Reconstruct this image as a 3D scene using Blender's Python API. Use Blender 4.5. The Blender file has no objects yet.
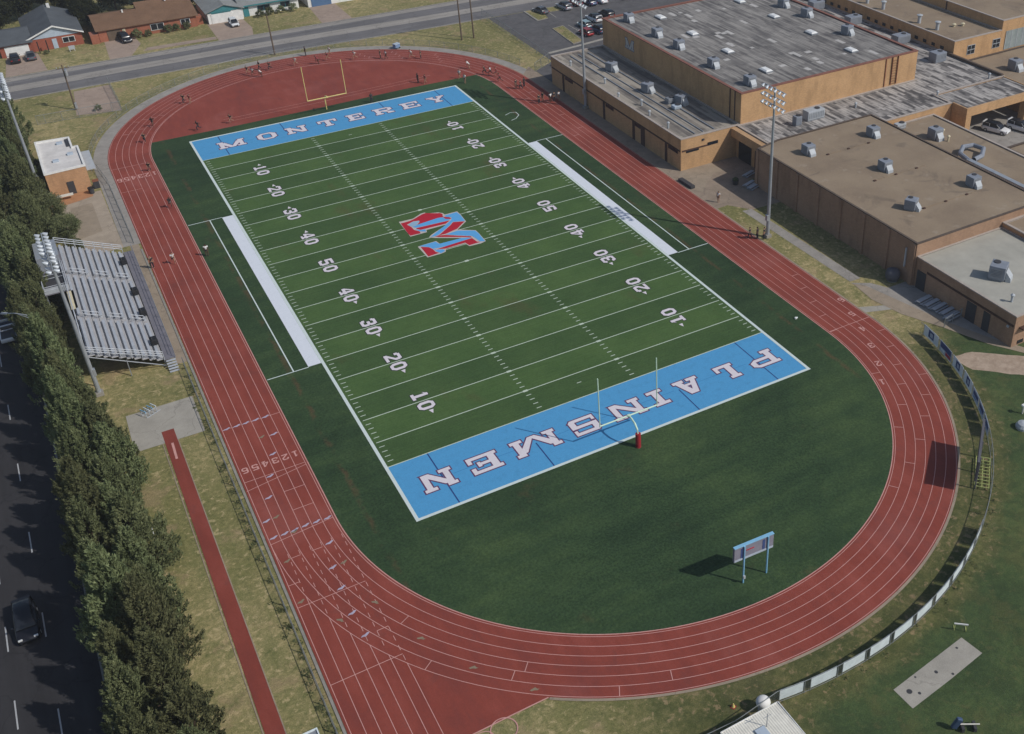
SUN, SKY, EXPO, HAZE = 3.4, .10, -0.18, .00024
import bpy, bmesh, math, random
from mathutils import Vector, Matrix
from mathutils import noise as mn
random.seed(7)
D = bpy.data
scene = bpy.context.scene
COL = scene.collection
R = math.radians
YD = 0.9144

# ------------------------------------------------------------------ materials
class NT:
    """small helper that writes a node material"""
    def __init__(s, name):
        s.m = D.materials.new(name); s.m.use_nodes = True
        s.t = s.m.node_tree; s.n = s.t.nodes; s.l = s.t.links
        s.b = s.n['Principled BSDF']
        s.pos = s.n.new('ShaderNodeNewGeometry').outputs['Position']
    def put(s, v, sock):
        if hasattr(v, 'links') or hasattr(v, 'is_linked'): s.l.new(v, sock)
        elif isinstance(v, (tuple, list)) and len(v) == 3 and sock.type == 'RGBA': sock.default_value = (*v, 1)
        else: sock.default_value = v
    def scalevec(s, v, sc):
        n = s.n.new('ShaderNodeVectorMath'); n.operation = 'MULTIPLY'
        s.put(v, n.inputs[0]); n.inputs[1].default_value = sc; return n.outputs[0]
    def noise(s, scale, detail=3, rough=.55, vec=None, dist=0.0):
        n = s.n.new('ShaderNodeTexNoise'); n.inputs['Scale'].default_value = scale
        n.inputs['Detail'].default_value = detail; n.inputs['Roughness'].default_value = rough
        n.inputs['Distortion'].default_value = dist
        s.l.new(s.pos if vec is None else vec, n.inputs['Vector']); return n.outputs['Fac']
    def ramp(s, f, stops):
        n = s.n.new('ShaderNodeValToRGB'); e = n.color_ramp.elements
        while len(e) < len(stops): e.new(0.5)
        for i, (p, c) in enumerate(stops):
            e[i].position = p; e[i].color = (*c, 1) if isinstance(c, (tuple, list)) else (c, c, c, 1)
        s.l.new(f, n.inputs['Fac']); return n.outputs['Color']
    def mix(s, f, a, b, mode='MIX'):
        n = s.n.new('ShaderNodeMix'); n.data_type = 'RGBA'; n.blend_type = mode
        s.put(f, n.inputs[0]); s.put(a, n.inputs[6]); s.put(b, n.inputs[7]); return n.outputs[2]
    def math(s, op, a, b=0.0, clamp=False):
        n = s.n.new('ShaderNodeMath'); n.operation = op; n.use_clamp = clamp
        s.put(a, n.inputs[0]); s.put(b, n.inputs[1]); return n.outputs[0]
    def rng(s, v, a, b, c=0.0, d=1.0):
        n = s.n.new('ShaderNodeMapRange'); n.interpolation_type = 'SMOOTHSTEP'
        s.put(v, n.inputs[0])
        for i, x in enumerate((a, b, c, d)): n.inputs[i+1].default_value = x
        return n.outputs[0]
    def xyz(s, vec=None):
        n = s.n.new('ShaderNodeSeparateXYZ'); s.l.new(s.pos if vec is None else vec, n.inputs[0]); return n.outputs
    def bump(s, h, strength=.3, dist=.05):
        n = s.n.new('ShaderNodeBump'); n.inputs['Strength'].default_value = strength
        n.inputs['Distance'].default_value = dist; s.l.new(h, n.inputs['Height'])
        s.l.new(n.outputs[0], s.b.inputs['Normal'])
    def done(s, col, rough=.85, metal=0.0, spec=.3):
        s.put(col, s.b.inputs['Base Color']); s.b.inputs['Roughness'].default_value = rough
        s.b.inputs['Metallic'].default_value = metal
        s.b.inputs['Specular IOR Level'].default_value = spec
        return s.m

def simple(name, col, rough=.8, var=.18, scale=1.5, metal=0.0, spec=.3, fine=14.0):
    t = NT(name)
    a = t.noise(scale, 4, .6); b = t.noise(fine, 2)
    lo = tuple(c*(1-var) for c in col); hi = tuple(min(1, c*(1+var)) for c in col)
    c1 = t.ramp(a, [(.3, lo), (.7, hi)])
    c2 = t.mix(var*.8, c1, t.ramp(b, [(.3, lo), (.7, hi)]))
    return t.done(c2, rough, metal, spec)

MT = {}
def build_materials():
    # ---- ground: dry bermuda lawn, greener beyond the banner fence
    t = NT('dry_lawn')
    big = t.noise(.035, 3); mid = t.noise(.28, 5, .65); fine = t.noise(2.2, 6, .75); grain = t.noise(9, 3, .7)
    dry = t.ramp(t.math('ADD', t.math('MULTIPLY', mid, .6), t.math('MULTIPLY', fine, .4)),
                 [(.37, (.115, .125, .048)), (.455, (.245, .218, .10)), (.54, (.40, .325, .165)), (.63, (.52, .41, .25))])
    olive = t.ramp(fine, [(.34, (.075, .085, .03)), (.5, (.15, .15, .055)), (.66, (.23, .21, .085))])
    base = t.mix(t.ramp(t.math('ADD', t.math('MULTIPLY', big, .55), t.math('MULTIPLY', mid, .45)), [(.44, 0.0), (.56, .85)]), dry, olive)
    pa = t.rng(t.noise(.62, 7, .74, dist=.5), .46, .56); pb = t.rng(t.noise(1.1, 6, .74, dist=.4), .55, .63); pc = t.rng(t.noise(.19, 5, .65), .54, .64)
    base = t.mix(t.math('MULTIPLY', pa, .5), base, (.155, .16, .06)); base = t.mix(t.math('MULTIPLY', pb, .6), base, (.50, .40, .225)); base = t.mix(t.math('MULTIPLY', pc, .45), base, (.33, .235, .145))
    o = t.xyz()
    dx = t.math('SUBTRACT', o[0], 24.4); dy = t.math('SUBTRACT', o[1], 4.6)
    r = t.math('SQRT', t.math('ADD', t.math('MULTIPLY', dx, dx), t.math('MULTIPLY', dy, dy)))
    ry = t.math('ADD', r, t.math('MULTIPLY', t.math('SUBTRACT', mid, .5), 7.0))
    south = t.rng(o[1], 3.0, -7.0)
    lush = t.math('MULTIPLY', t.rng(ry, 42.0, 44.6), t.math('MULTIPLY', south, t.rng(o[0], 16, 21)))
    verge = t.math('MULTIPLY', t.math('MULTIPLY', t.rng(r, 36, 38.5), south), t.math('MULTIPLY', t.rng(o[0], 2, 12), .8))
    mixed = t.ramp(t.math('ADD', t.math('MULTIPLY', mid, .65), t.math('MULTIPLY', fine, .35)),
                   [(.36, (.036, .050, .019)), (.47, (.068, .080, .029)), (.56, (.125, .118, .048)), (.66, (.27, .19, .11))])
    green = t.ramp(t.math('ADD', t.math('MULTIPLY', t.noise(.11, 4, .6), .6), t.math('MULTIPLY', fine, .4)),
                   [(.36, (.042, .068, .030)), (.5, (.066, .098, .038)), (.62, (.105, .122, .046))])
    mixed = t.mix(t.math('MULTIPLY', pa, .6), mixed, (.040, .055, .020)); mixed = t.mix(t.math('MULTIPLY', pb, .6), mixed, (.26, .175, .105))
    green = t.mix(t.math('MULTIPLY', pa, .45), green, (.038, .056, .025)); green = t.mix(t.math('MULTIPLY', pc, .35), green, (.105, .105, .042)); green = t.mix(t.math('MULTIPLY', pb, .18), green, (.16, .125, .065))
    c = t.mix(verge, base, mixed); c = t.mix(lush, c, green)
    c = t.mix(.5, c, t.ramp(grain, [(.25, .12), (.75, .88)]), 'OVERLAY')
    t.bump(fine, .5, .12); MT['ground'] = t.done(c, .95, 0, .1)

    # ---- artificial turf with five-yard bands
    t = NT('field_turf')
    o = t.xyz()
    band = t.math('FLOOR', t.math('DIVIDE', o[1], 5*YD)); alt = t.math('MODULO', t.math('ADD', band, 100), 2.0)
    n = t.noise(.16, 5, .6); f = t.noise(6, 3, .7); pile = t.noise(1.2, 3, .6, t.scalevec(t.pos, (.25, 6, 1)))
    a = t.ramp(n, [(.3, (.044, .086, .030)), (.7, (.060, .107, .036))])
    b = t.ramp(n, [(.3, (.054, .104, .033)), (.7, (.074, .130, .041))])
    c = t.mix(alt, a, b)
    worn = t.math('MULTIPLY', t.rng(t.noise(.09, 5, .7, t.scalevec(t.pos, (1, .5, 1))), .56, .70), .30)
    c = t.mix(worn, c, (.105, .055, .03))
    c = t.mix(.24, c, t.ramp(pile, [(.3, .2), (.7, .8)]), 'OVERLAY')
    c = t.mix(.35, c, t.ramp(f, [(.25, .15), (.75, .85)]), 'OVERLAY')
    MT['turf'] = t.done(c, .92, 0, .15)

    t = NT('infield_grass')
    n = t.noise(.055, 5, .62, dist=.6); f = t.noise(4, 4, .75); st = t.noise(.35, 4, .6)
    sk = t.noise(.5, 4, .6, t.scalevec(t.pos, (.16, 1.0, 1)))
    c = t.ramp(t.math('ADD', t.math('MULTIPLY', t.math('ADD', t.math('MULTIPLY', n, .66), t.math('MULTIPLY', sk, .34)), .78), t.math('MULTIPLY', f, .22)), [(.36, (.020, .040, .021)), (.5, (.035, .064, .029)), (.63, (.058, .094, .037))])
    o = t.xyz()
    ad = t.math('ABSOLUTE', t.math('SUBTRACT', o[0], 24.38))
    wob = t.math('MULTIPLY', t.math('SUBTRACT', st, .5), 1.6)
    path = t.math('SUBTRACT', 1.0, t.rng(t.math('ABSOLUTE', t.math('ADD', t.math('SUBTRACT', ad, 28.7), wob)), .05, .45))
    side = t.math('MULTIPLY', path, t.rng(st, .42, .62))
    bare = t.math('MAXIMUM', t.math('MULTIPLY', side, .42), t.math('MULTIPLY', t.rng(t.noise(.13, 6, .7), .60, .74), .22))
    c = t.mix(bare, c, (.125, .062, .036))
    dx = t.math('SUBTRACT', o[0], 24.4); dy = t.math('SUBTRACT', o[1], 4.6)
    r = t.math('SQRT', t.math('ADD', t.math('MULTIPLY', dx, dx), t.math('MULTIPLY', dy, dy)))
    ring = t.math('SINE', t.math('ADD', t.math('MULTIPLY', r, 2.4), t.math('MULTIPLY', st, 3.0)))
    c = t.mix(t.math('MULTIPLY', t.rng(r, 12, 22), .06), c, t.ramp(t.math('ADD', t.math('MULTIPLY', ring, .5), .5), [(0, .25), (1, .75)]), 'OVERLAY')
    c = t.mix(.4, c, t.ramp(f, [(.25, .15), (.75, .85)]), 'OVERLAY')
    t.bump(f, .4, .06); MT['infield'] = t.done(c, .95, 0, .1)

    # ---- running track: red polyurethane, sun-faded and scuffed
    def track(name, k=1.0):
        t = NT(name)
        n = t.noise(.12, 5, .6); s = t.noise(.8, 4, .6, t.scalevec(t.pos, (1, .22, 1))); f = t.noise(11, 3, .7)
        c = t.ramp(t.math('ADD', t.math('MULTIPLY', n, .55), t.math('MULTIPLY', s, .45)),
                   [(.32, (.185*k, .047*k, .038*k)), (.5, (.235*k, .054*k, .039*k)), (.68, (.285*k, .072*k, .054*k))])
        st = t.rng(t.noise(.33, 6, .7, dist=.6), .57, .66)
        c = t.mix(t.math('MULTIPLY', st, .30), c, (.15*k, .052*k, .045*k))
        pale = t.rng(t.noise(.07, 4, .6), .52, .66); c = t.mix(t.math('MULTIPLY', pale, .22), c, (.34*k, .13*k, .115*k))
        c = t.mix(.3, c, t.ramp(f, [(.2, .2), (.8, .8)]), 'OVERLAY')
        return t.done(c, .9, 0, .15)
    MT['track'] = track('track_red'); MT['runway'] = track('runway_red', .92)

    def paint(name, col, wear=.5, rough=.8):
        t = NT(name)
        n = t.noise(1.1, 5, .7)
        f = t.noise(7, 3, .7)
        c = t.mix(t.math('MULTIPLY', t.rng(n, .48, .72), wear), col, tuple(x*.55 for x in col))
        c = t.mix(.25, c, t.ramp(f, [(.2, .25), (.8, .75)]), 'OVERLAY')
        return t.done(c, rough, 0, .2)
    MT['line'] = paint('yard_line_white', (.50, .58, .48), .3)
    MT['lane'] = paint('lane_line', (.56, .30, .27), .5)
    MT['lanegrey'] = paint('worn_road_paint', (.42, .43, .44), .5)
    MT['lanegray'] = paint('relay_mark_blue_grey', (.42, .38, .48), .3)
    MT['lanekhaki'] = paint('relay_mark_khaki', (.24, .19, .13), .3)
    MT['bright'] = paint('bright_white_turf', (.66, .70, .76), .12)
    MT['border'] = paint('border_white', (.58, .66, .64), .15)
    MT['glyph'] = paint('letter_white', (.66, .62, .66), .12)
    MT['glyphedge'] = paint('letter_maroon_edge', (.115, .05, .12), .2)
    MT['numedge'] = paint('number_dark_edge', (.03, .035, .035), .2)
    MT['zone'] = paint('end_zone_blue', (.078, .305, .56), .22)
    MT['seamfaint'] = paint('seam_blue', (.035, .19, .42), .3)
    MT['seam'] = paint('seam_navy', (.022, .06, .20), .2)
    MT['logored'] = paint('logo_red', (.43, .014, .032), .05)
    MT['logoblue'] = paint('logo_sky_blue', (.105, .36, .68), .05)
    MT['logowhite'] = paint('logo_outline', (.50, .45, .42), .1)
    MT['logopale'] = paint('logo_grey_blue', (.27, .42, .56), .1)

    # ---- hard surfaces
    def asphalt(name, col, var=.25, along=(1, .08, 1), crack=.5):
        t = NT(name)
        n = t.noise(.18, 5, .65); s = t.noise(.7, 4, .6, t.scalevec(t.pos, along)); f = t.noise(12, 3, .7)
        lo = tuple(c*(1-var) for c in col); hi = tuple(c*(1+var) for c in col)
        c = t.ramp(t.math('ADD', t.math('MULTIPLY', n, .4), t.math('MULTIPLY', s, .6)), [(.33, lo), (.67, hi)])
        v = t.n.new('ShaderNodeTexVoronoi'); v.feature = 'DISTANCE_TO_EDGE'; v.inputs['Scale'].default_value = .16
        w = t.n.new('ShaderNodeVectorMath'); w.operation = 'ADD'; t.l.new(t.pos, w.inputs[0])
        wn = t.n.new('ShaderNodeTexNoise'); wn.inputs['Scale'].default_value = .5; wn.inputs['Detail'].default_value = 4
        sc = t.scalevec(wn.outputs['Color'], (3, 3, 3)); t.l.new(t.pos, wn.inputs['Vector']); t.l.new(sc, w.inputs[1])
        t.l.new(w.outputs[0], v.inputs['Vector'])
        c = t.mix(t.math('MULTIPLY', t.math('SUBTRACT', 1.0, t.rng(v.outputs['Distance'], .003, .016)), crack), c, tuple(x*.5 for x in col))
        c = t.mix(.3, c, t.ramp(f, [(.2, .2), (.8, .8)]), 'OVERLAY')
        return t.done(c, .92, 0, .2)
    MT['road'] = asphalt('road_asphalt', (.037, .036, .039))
    MT['avenue'] = asphalt('avenue_asphalt', (.15, .145, .147), .25, (.08, 1, 1))
    MT['avenueworn'] = asphalt('worn_avenue_strip', (.29, .27, .245), .2, (.08, 1, 1))
    MT['lot'] = asphalt('parking_lot_asphalt', (.105, .102, .105), .25, (1, 1, 1))
    MT['concrete'] = asphalt('concrete_slab', (.34, .32, .28), .14, (1, 1, 1), .35)
    MT['apron'] = asphalt('concrete_apron', (.29, .27, .245), .18, (1, 1, 1), .4)
    MT['court'] = asphalt('courtyard_concrete', (.27, .215, .165), .2, (1, 1, 1), .4)
    MT['orange'] = simple('orange_patio', (.40, .20, .10), .9, .15)
    MT['walk'] = asphalt('tan_sidewalk', (.30, .245, .185), .15, (1, 1, 1), .35)
    MT['drive'] = asphalt('driveway_concrete', (.33, .255, .205), .15, (1, 1, 1), .4)
    MT['pave'] = asphalt('brown_paving', (.36, .30, .235), .16, (1, 1, 1), .4)
    MT['kerb'] = simple('kerb_concrete', (.26, .245, .22), .9)
    t = NT('sandy_soil')
    c = t.ramp(t.noise(.9, 6, .7), [(.3, (.28, .21, .155)), (.7, (.46, .365, .285))]); t.bump(t.noise(3, 5), .5, .1)
    MT['sand'] = t.done(c, .95, 0, .1)

    # ---- brick, roofs
    def brick(name, col, var=.12):
        t = NT(name)
        o = t.xyz(); n = t.n.new('ShaderNodeCombineXYZ')
        t.l.new(t.math('ADD', o[0], o[1]), n.inputs[0]); t.l.new(o[2], n.inputs[1])
        b = t.n.new('ShaderNodeTexBrick'); t.l.new(n.outputs[0], b.inputs['Vector'])
        b.inputs['Scale'].default_value = 1.0; b.inputs['Brick Width'].default_value = .3
        b.inputs['Row Height'].default_value = .1; b.inputs['Mortar Size'].default_value = .008
        b.inputs['Color1'].default_value = (*[c*(1-var) for c in col], 1)
        b.inputs['Color2'].default_value = (*[c*(1+var) for c in col], 1)
        b.inputs['Mortar'].default_value = (*[c*.9+.03 for c in col], 1)
        st = t.noise(.5, 5, .65, t.scalevec(t.pos, (1, 1, .3)))
        c = t.mix(t.math('MULTIPLY', t.rng(st, .46, .66), .5), b.outputs['Color'], tuple(x*.62 for x in col))
        c = t.mix(t.math('MULTIPLY', t.rng(t.noise(.16, 4, .6), .52, .68), .3), c, tuple(min(1, x*1.3+.03) for x in col))
        return t.done(c, .9, 0, .2)
    MT['brick'] = brick('tan_brick', (.48, .295, .15))
    MT['brickred'] = brick('orange_brick', (.45, .26, .14))
    MT['brickpink'] = brick('pinkish_brick', (.33, .208, .135))
    MT['housebrick'] = brick('red_house_brick', (.30, .09, .055))
    MT['housebrick2'] = brick('orange_house_brick', (.33, .12, .07))
    MT['darkband'] = simple('dark_brown_band', (.075, .04, .03), .8)

    def sheetroof(name, dark, light, bw=4.0, rh=.9, patch=.5, turn=True, soft=.5, streak=.5):
        t = NT(name)
        o = t.xyz(); n = t.n.new('ShaderNodeCombineXYZ')
        t.l.new(o[1] if turn else o[0], n.inputs[0]); t.l.new(o[0] if turn else o[1], n.inputs[1])
        b = t.n.new('ShaderNodeTexBrick'); t.l.new(n.outputs[0], b.inputs['Vector'])
        b.inputs['Scale'].default_value = 1.0; b.inputs['Brick Width'].default_value = bw
        b.inputs['Row Height'].default_value = rh; b.inputs['Mortar Size'].default_value = .035
        b.offset_frequency = 3; b.offset = .37
        b2 = t.n.new('ShaderNodeTexBrick'); t.l.new(n.outputs[0], b2.inputs['Vector']); b2.inputs['Scale'].default_value = 1.0; b2.inputs['Brick Width'].default_value = bw*.55; b2.inputs['Row Height'].default_value = rh*.8; b2.inputs['Mortar Size'].default_value = 0; b2.offset = .61; b2.offset_frequency = 2
        b2.inputs['Color1'].default_value = (0, 0, 0, 1); b2.inputs['Color2'].default_value = (1, 1, 1, 1)
        b.inputs['Color1'].default_value = (0, 0, 0, 1); b.inputs['Color2'].default_value = (1, 1, 1, 1)
        b.inputs['Mortar'].default_value = (.15, .15, .15, 1)
        n1 = t.noise(.25, 5, .65); n2 = t.noise(.6, 4, .6, t.scalevec(t.pos, (4.2, .16, 1) if turn else (.16, 4.2, 1)))
        f = t.math('ADD', t.math('MULTIPLY', t.math('ADD', t.math('MULTIPLY', t.ramp(b.outputs['Color'], [(0, 0.0), (1, 1.0)]), .6), t.math('MULTIPLY', t.ramp(b2.outputs['Color'], [(0, 0.0), (1, 1.0)]), .4)), patch),
                   t.math('ADD', t.math('MULTIPLY', n1, (1-patch)*(1-streak)), t.math('MULTIPLY', n2, (1-patch)*streak)))
        c = t.ramp(f, [(.37, dark), (.62, light)])
        c = t.mix(soft*.4, c, t.ramp(t.noise(6, 4, .7), [(.2, .2), (.8, .8)]), 'OVERLAY')
        return t.done(c, .9, 0, .2)
    MT['roofgym'] = sheetroof('weathered_gym_roof', (.095, .09, .09), (.30, .285, .265), 5.5, .5, .24, streak=.48)
    MT['roofpatch'] = sheetroof('patched_low_roof', (.085, .08, .08), (.42, .395, .37), 3.2, .6, .46, streak=.25)
    MT['rooftan'] = sheetroof('striped_tan_roof', (.12, .108, .10), (.35, .315, .265), 14.0, .8, .34)
    MT['rooffew'] = simple('grey_green_roof', (.37, .36, .315), .9, .14, .35)
    t = NT('brown_gravel_roof')
    c = t.ramp(t.math('ADD', t.math('MULTIPLY', t.noise(.13, 5, .6), .7), t.math('MULTIPLY', t.noise(4, 4, .7), .3)),
               [(.3, (.195, .148, .108)), (.5, (.265, .206, .146)), (.7, (.315, .25, .178))])
    sm = t.rng(t.noise(.22, 5, .62, dist=.8), .55, .70); c = t.mix(t.math('MULTIPLY', sm, .5), c, (.13, .105, .085)); pd = t.rng(t.noise(.5, 4, .6), .60, .70); c = t.mix(t.math('MULTIPLY', pd, .35), c, (.36, .31, .25))
    MT['roofbrown'] = t.done(c, .95, 0, .15)
    MT['roofwhite'] = simple('white_coated_roof', (.62, .60, .58), .8, .16, .6)
    MT['coping'] = simple('metal_coping', (.40, .35, .31), .5, .12)
    MT['copingred'] = simple('rusty_red_coping', (.22, .095, .07), .7, .2)
    MT['copingdark'] = simple('dark_coping', (.10, .075, .06), .7, .2)
    def shingle(name, col):
        t = NT(name)
        s = t.noise(3, 4, .7); n = t.noise(.4, 4)
        c = t.ramp(t.math('ADD', t.math('MULTIPLY', s, .5), t.math('MULTIPLY', n, .5)), [(.3, tuple(x*.72 for x in col)), (.7, tuple(x*1.28 for x in col))])
        t.bump(s, .4, .05); return t.done(c, .95, 0, .15)
    MT['shgrey'] = shingle('grey_shingles', (.088, .098, .108))
    MT['shbrown'] = shingle('brown_shingles', (.175, .105, .066))
    MT['shpale'] = shingle('pale_grey_shingles', (.235, .245, .24))
    # ---- generic
    for n, c, r, m in [('white', (.72, .72, .70), .6, 0), ('offwhite', (.60, .58, .52), .8, 0), ('teal', (.045, .20, .22), .7, 0),
                       ('doorblue', (.08, .15, .27), .6, 0), ('black', (.018, .018, .02), .6, 0), ('charcoal', (.05, .05, .055), .6, 0),
                       ('rubber', (.02, .02, .02), .9, 0), ('galv', (.42, .45, .48), .45, .5), ('steelpole', (.36, .39, .42), .5, .4),
                       ('alu', (.46, .49, .53), .55, .2), ('shedroof', (.70, .68, .60), .6, .0), ('aludark', (.27, .29, .32), .5, .3), ('footboard', (.42, .415, .42), .6, .1), ('deck', (.17, .165, .19), .8, 0),
                       ('cooler', (.235, .26, .305), .6, .1), ('coolerpale', (.40, .43, .46), .6, .05), ('patch', (.45, .435, .415), .8, 0), ('skylight', (.74, .75, .74), .4, 0),
                       ('wood', (.13, .095, .068), .9, 0), ('goal', (.66, .55, .20), .5, 0), ('goalpale', (.55, .72, .58), .5, 0),
                       ('padred', (.30, .022, .028), .7, 0), ('boardgrey', (.22, .22, .27), .7, 0), ('boarddark', (.10, .10, .115), .7, 0), ('lampalu', (.46, .50, .54), .45, .2), ('boardblue', (.22, .46, .66), .6, 0),
                       ('bannerwhite', (.68, .76, .79), .7, 0), ('bannergrey', (.40, .47, .55), .7, 0), ('bannernavy', (.045, .075, .20), .7, 0),
                       ('bannerblue', (.10, .22, .45), .7, 0), ('bannerred', (.40, .035, .06), .7, 0), ('fencepost', (.26, .28, .28), .5, .4),
                       ('yellowgreen', (.42, .46, .17), .6, 0), ('trunk', (.085, .06, .042), .95, 0), ('skin', (.32, .19, .125), .7, 0), ('skindark', (.10, .055, .038), .7, 0),
                       ('hair', (.022, .016, .013), .8, 0), ('shirtw', (.68, .68, .68), .85, 0), ('shirtd', (.03, .03, .036), .85, 0), ('shirtr', (.26, .05, .06), .85, 0),
                       ('shirtb', (.18, .27, .42), .85, 0), ('shortsd', (.025, .026, .035), .85, 0), ('shortsg', (.16, .16, .17), .85, 0), ('shortsr', (.22, .03, .04), .85, 0),
                       ('rust', (.22, .085, .045), .9, 0), ('weed', (.085, .098, .04), .9, 0), ('shrub', (.04, .055, .02), .9, 0),
                       ('cream', (.58, .52, .36), .8, 0)]:
        MT[n] = simple(n, c, r, .12 if n != 'black' else .2, 1.2, m)
    t = NT('glass_dark'); MT['glass'] = t.done((.015, .018, .024), .22, 0, .4)
    t = NT('lamp_glass'); MT['lampglass'] = t.done((.50, .54, .58), .2, .2, .7)
    t = NT('glazed_panel'); MT['glazed'] = t.done(t.ramp(t.noise(.8, 3), [(.3, (.20, .24, .25)), (.7, (.30, .34, .34))]), .3, 0, .5)
    for n, c in [('carblack', (.012, .012, .016)), ('carsilver', (.36, .38, .42)), ('carwhite', (.68, .69, .70)), ('carred', (.30, .018, .022)),
                 ('carblue', (.05, .085, .17)), ('cargrey', (.10, .105, .12)), ('carteal', (.30, .42, .45))]:
        t = NT(n); t.b.inputs['Coat Weight'].default_value = .3; t.b.inputs['Coat Roughness'].default_value = .08
        MT[n] = t.done(c, .35, .2 if n != 'carwhite' else 0, .5)
    t = NT('headlight'); MT['headlight'] = t.done((.75, .76, .74), .1, .2, .8)
    t = NT('taillight'); MT['taillight'] = t.done((.35, .015, .015), .2, 0, .6)
    # chain-link wire: a see-through weave
    t = NT('chain_link'); tr = t.n.new('ShaderNodeBsdfTransparent'); mx = t.n.new('ShaderNodeMixShader')
    t.done((.30, .32, .33), .5, .5); n = t.noise(5, 3)
    t.l.new(t.math('ADD', t.math('MULTIPLY', n, .12), .07), mx.inputs[0])
    t.l.new(tr.outputs[0], mx.inputs[1]); t.l.new(t.b.outputs[0], mx.inputs[2])
    t.l.new(mx.outputs[0], t.n['Material Output'].inputs['Surface']); MT['mesh'] = t.m
    # foliage
    def leaf(name, a, b, c3):
        t = NT(name)
        oi = t.n.new('ShaderNodeObjectInfo')
        n1 = t.noise(.55, 4, .6); n2 = t.noise(3.5, 3, .7)
        col = t.ramp(t.math('ADD', t.math('MULTIPLY', n1, .55), t.math('MULTIPLY', n2, .45)), [(.33, a), (.52, b), (.70, c3)])
        hs = t.n.new('ShaderNodeHueSaturation'); t.l.new(col, hs.inputs['Color'])
        t.l.new(t.math('ADD', t.math('MULTIPLY', oi.outputs['Random'], .55), .72), hs.inputs['Value'])
        t.l.new(t.math('ADD', t.math('MULTIPLY', oi.outputs['Random'], .045), .472), hs.inputs['Hue'])
        t.b.inputs['Subsurface Weight'].default_value = 0
        tl = t.n.new('ShaderNodeBsdfTranslucent'); t.l.new(hs.outputs[0], tl.inputs['Color']); ms = t.n.new('ShaderNodeMixShader'); ms.inputs[0].default_value = .34
        t.done(hs.outputs[0], .85, 0, .12); t.l.new(t.b.outputs[0], ms.inputs[1]); t.l.new(tl.outputs[0], ms.inputs[2]); t.l.new(ms.outputs[0], t.n['Material Output'].inputs['Surface'])
        return t.m
    MT['leaf'] = leaf('evergreen_foliage', (.082, .104, .050), (.165, .190, .090), (.29, .31, .16))
    MT['leafdark'] = leaf('dark_foliage', (.018, .023, .012), (.034, .04, .018), (.06, .066, .032))
build_materials()

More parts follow.
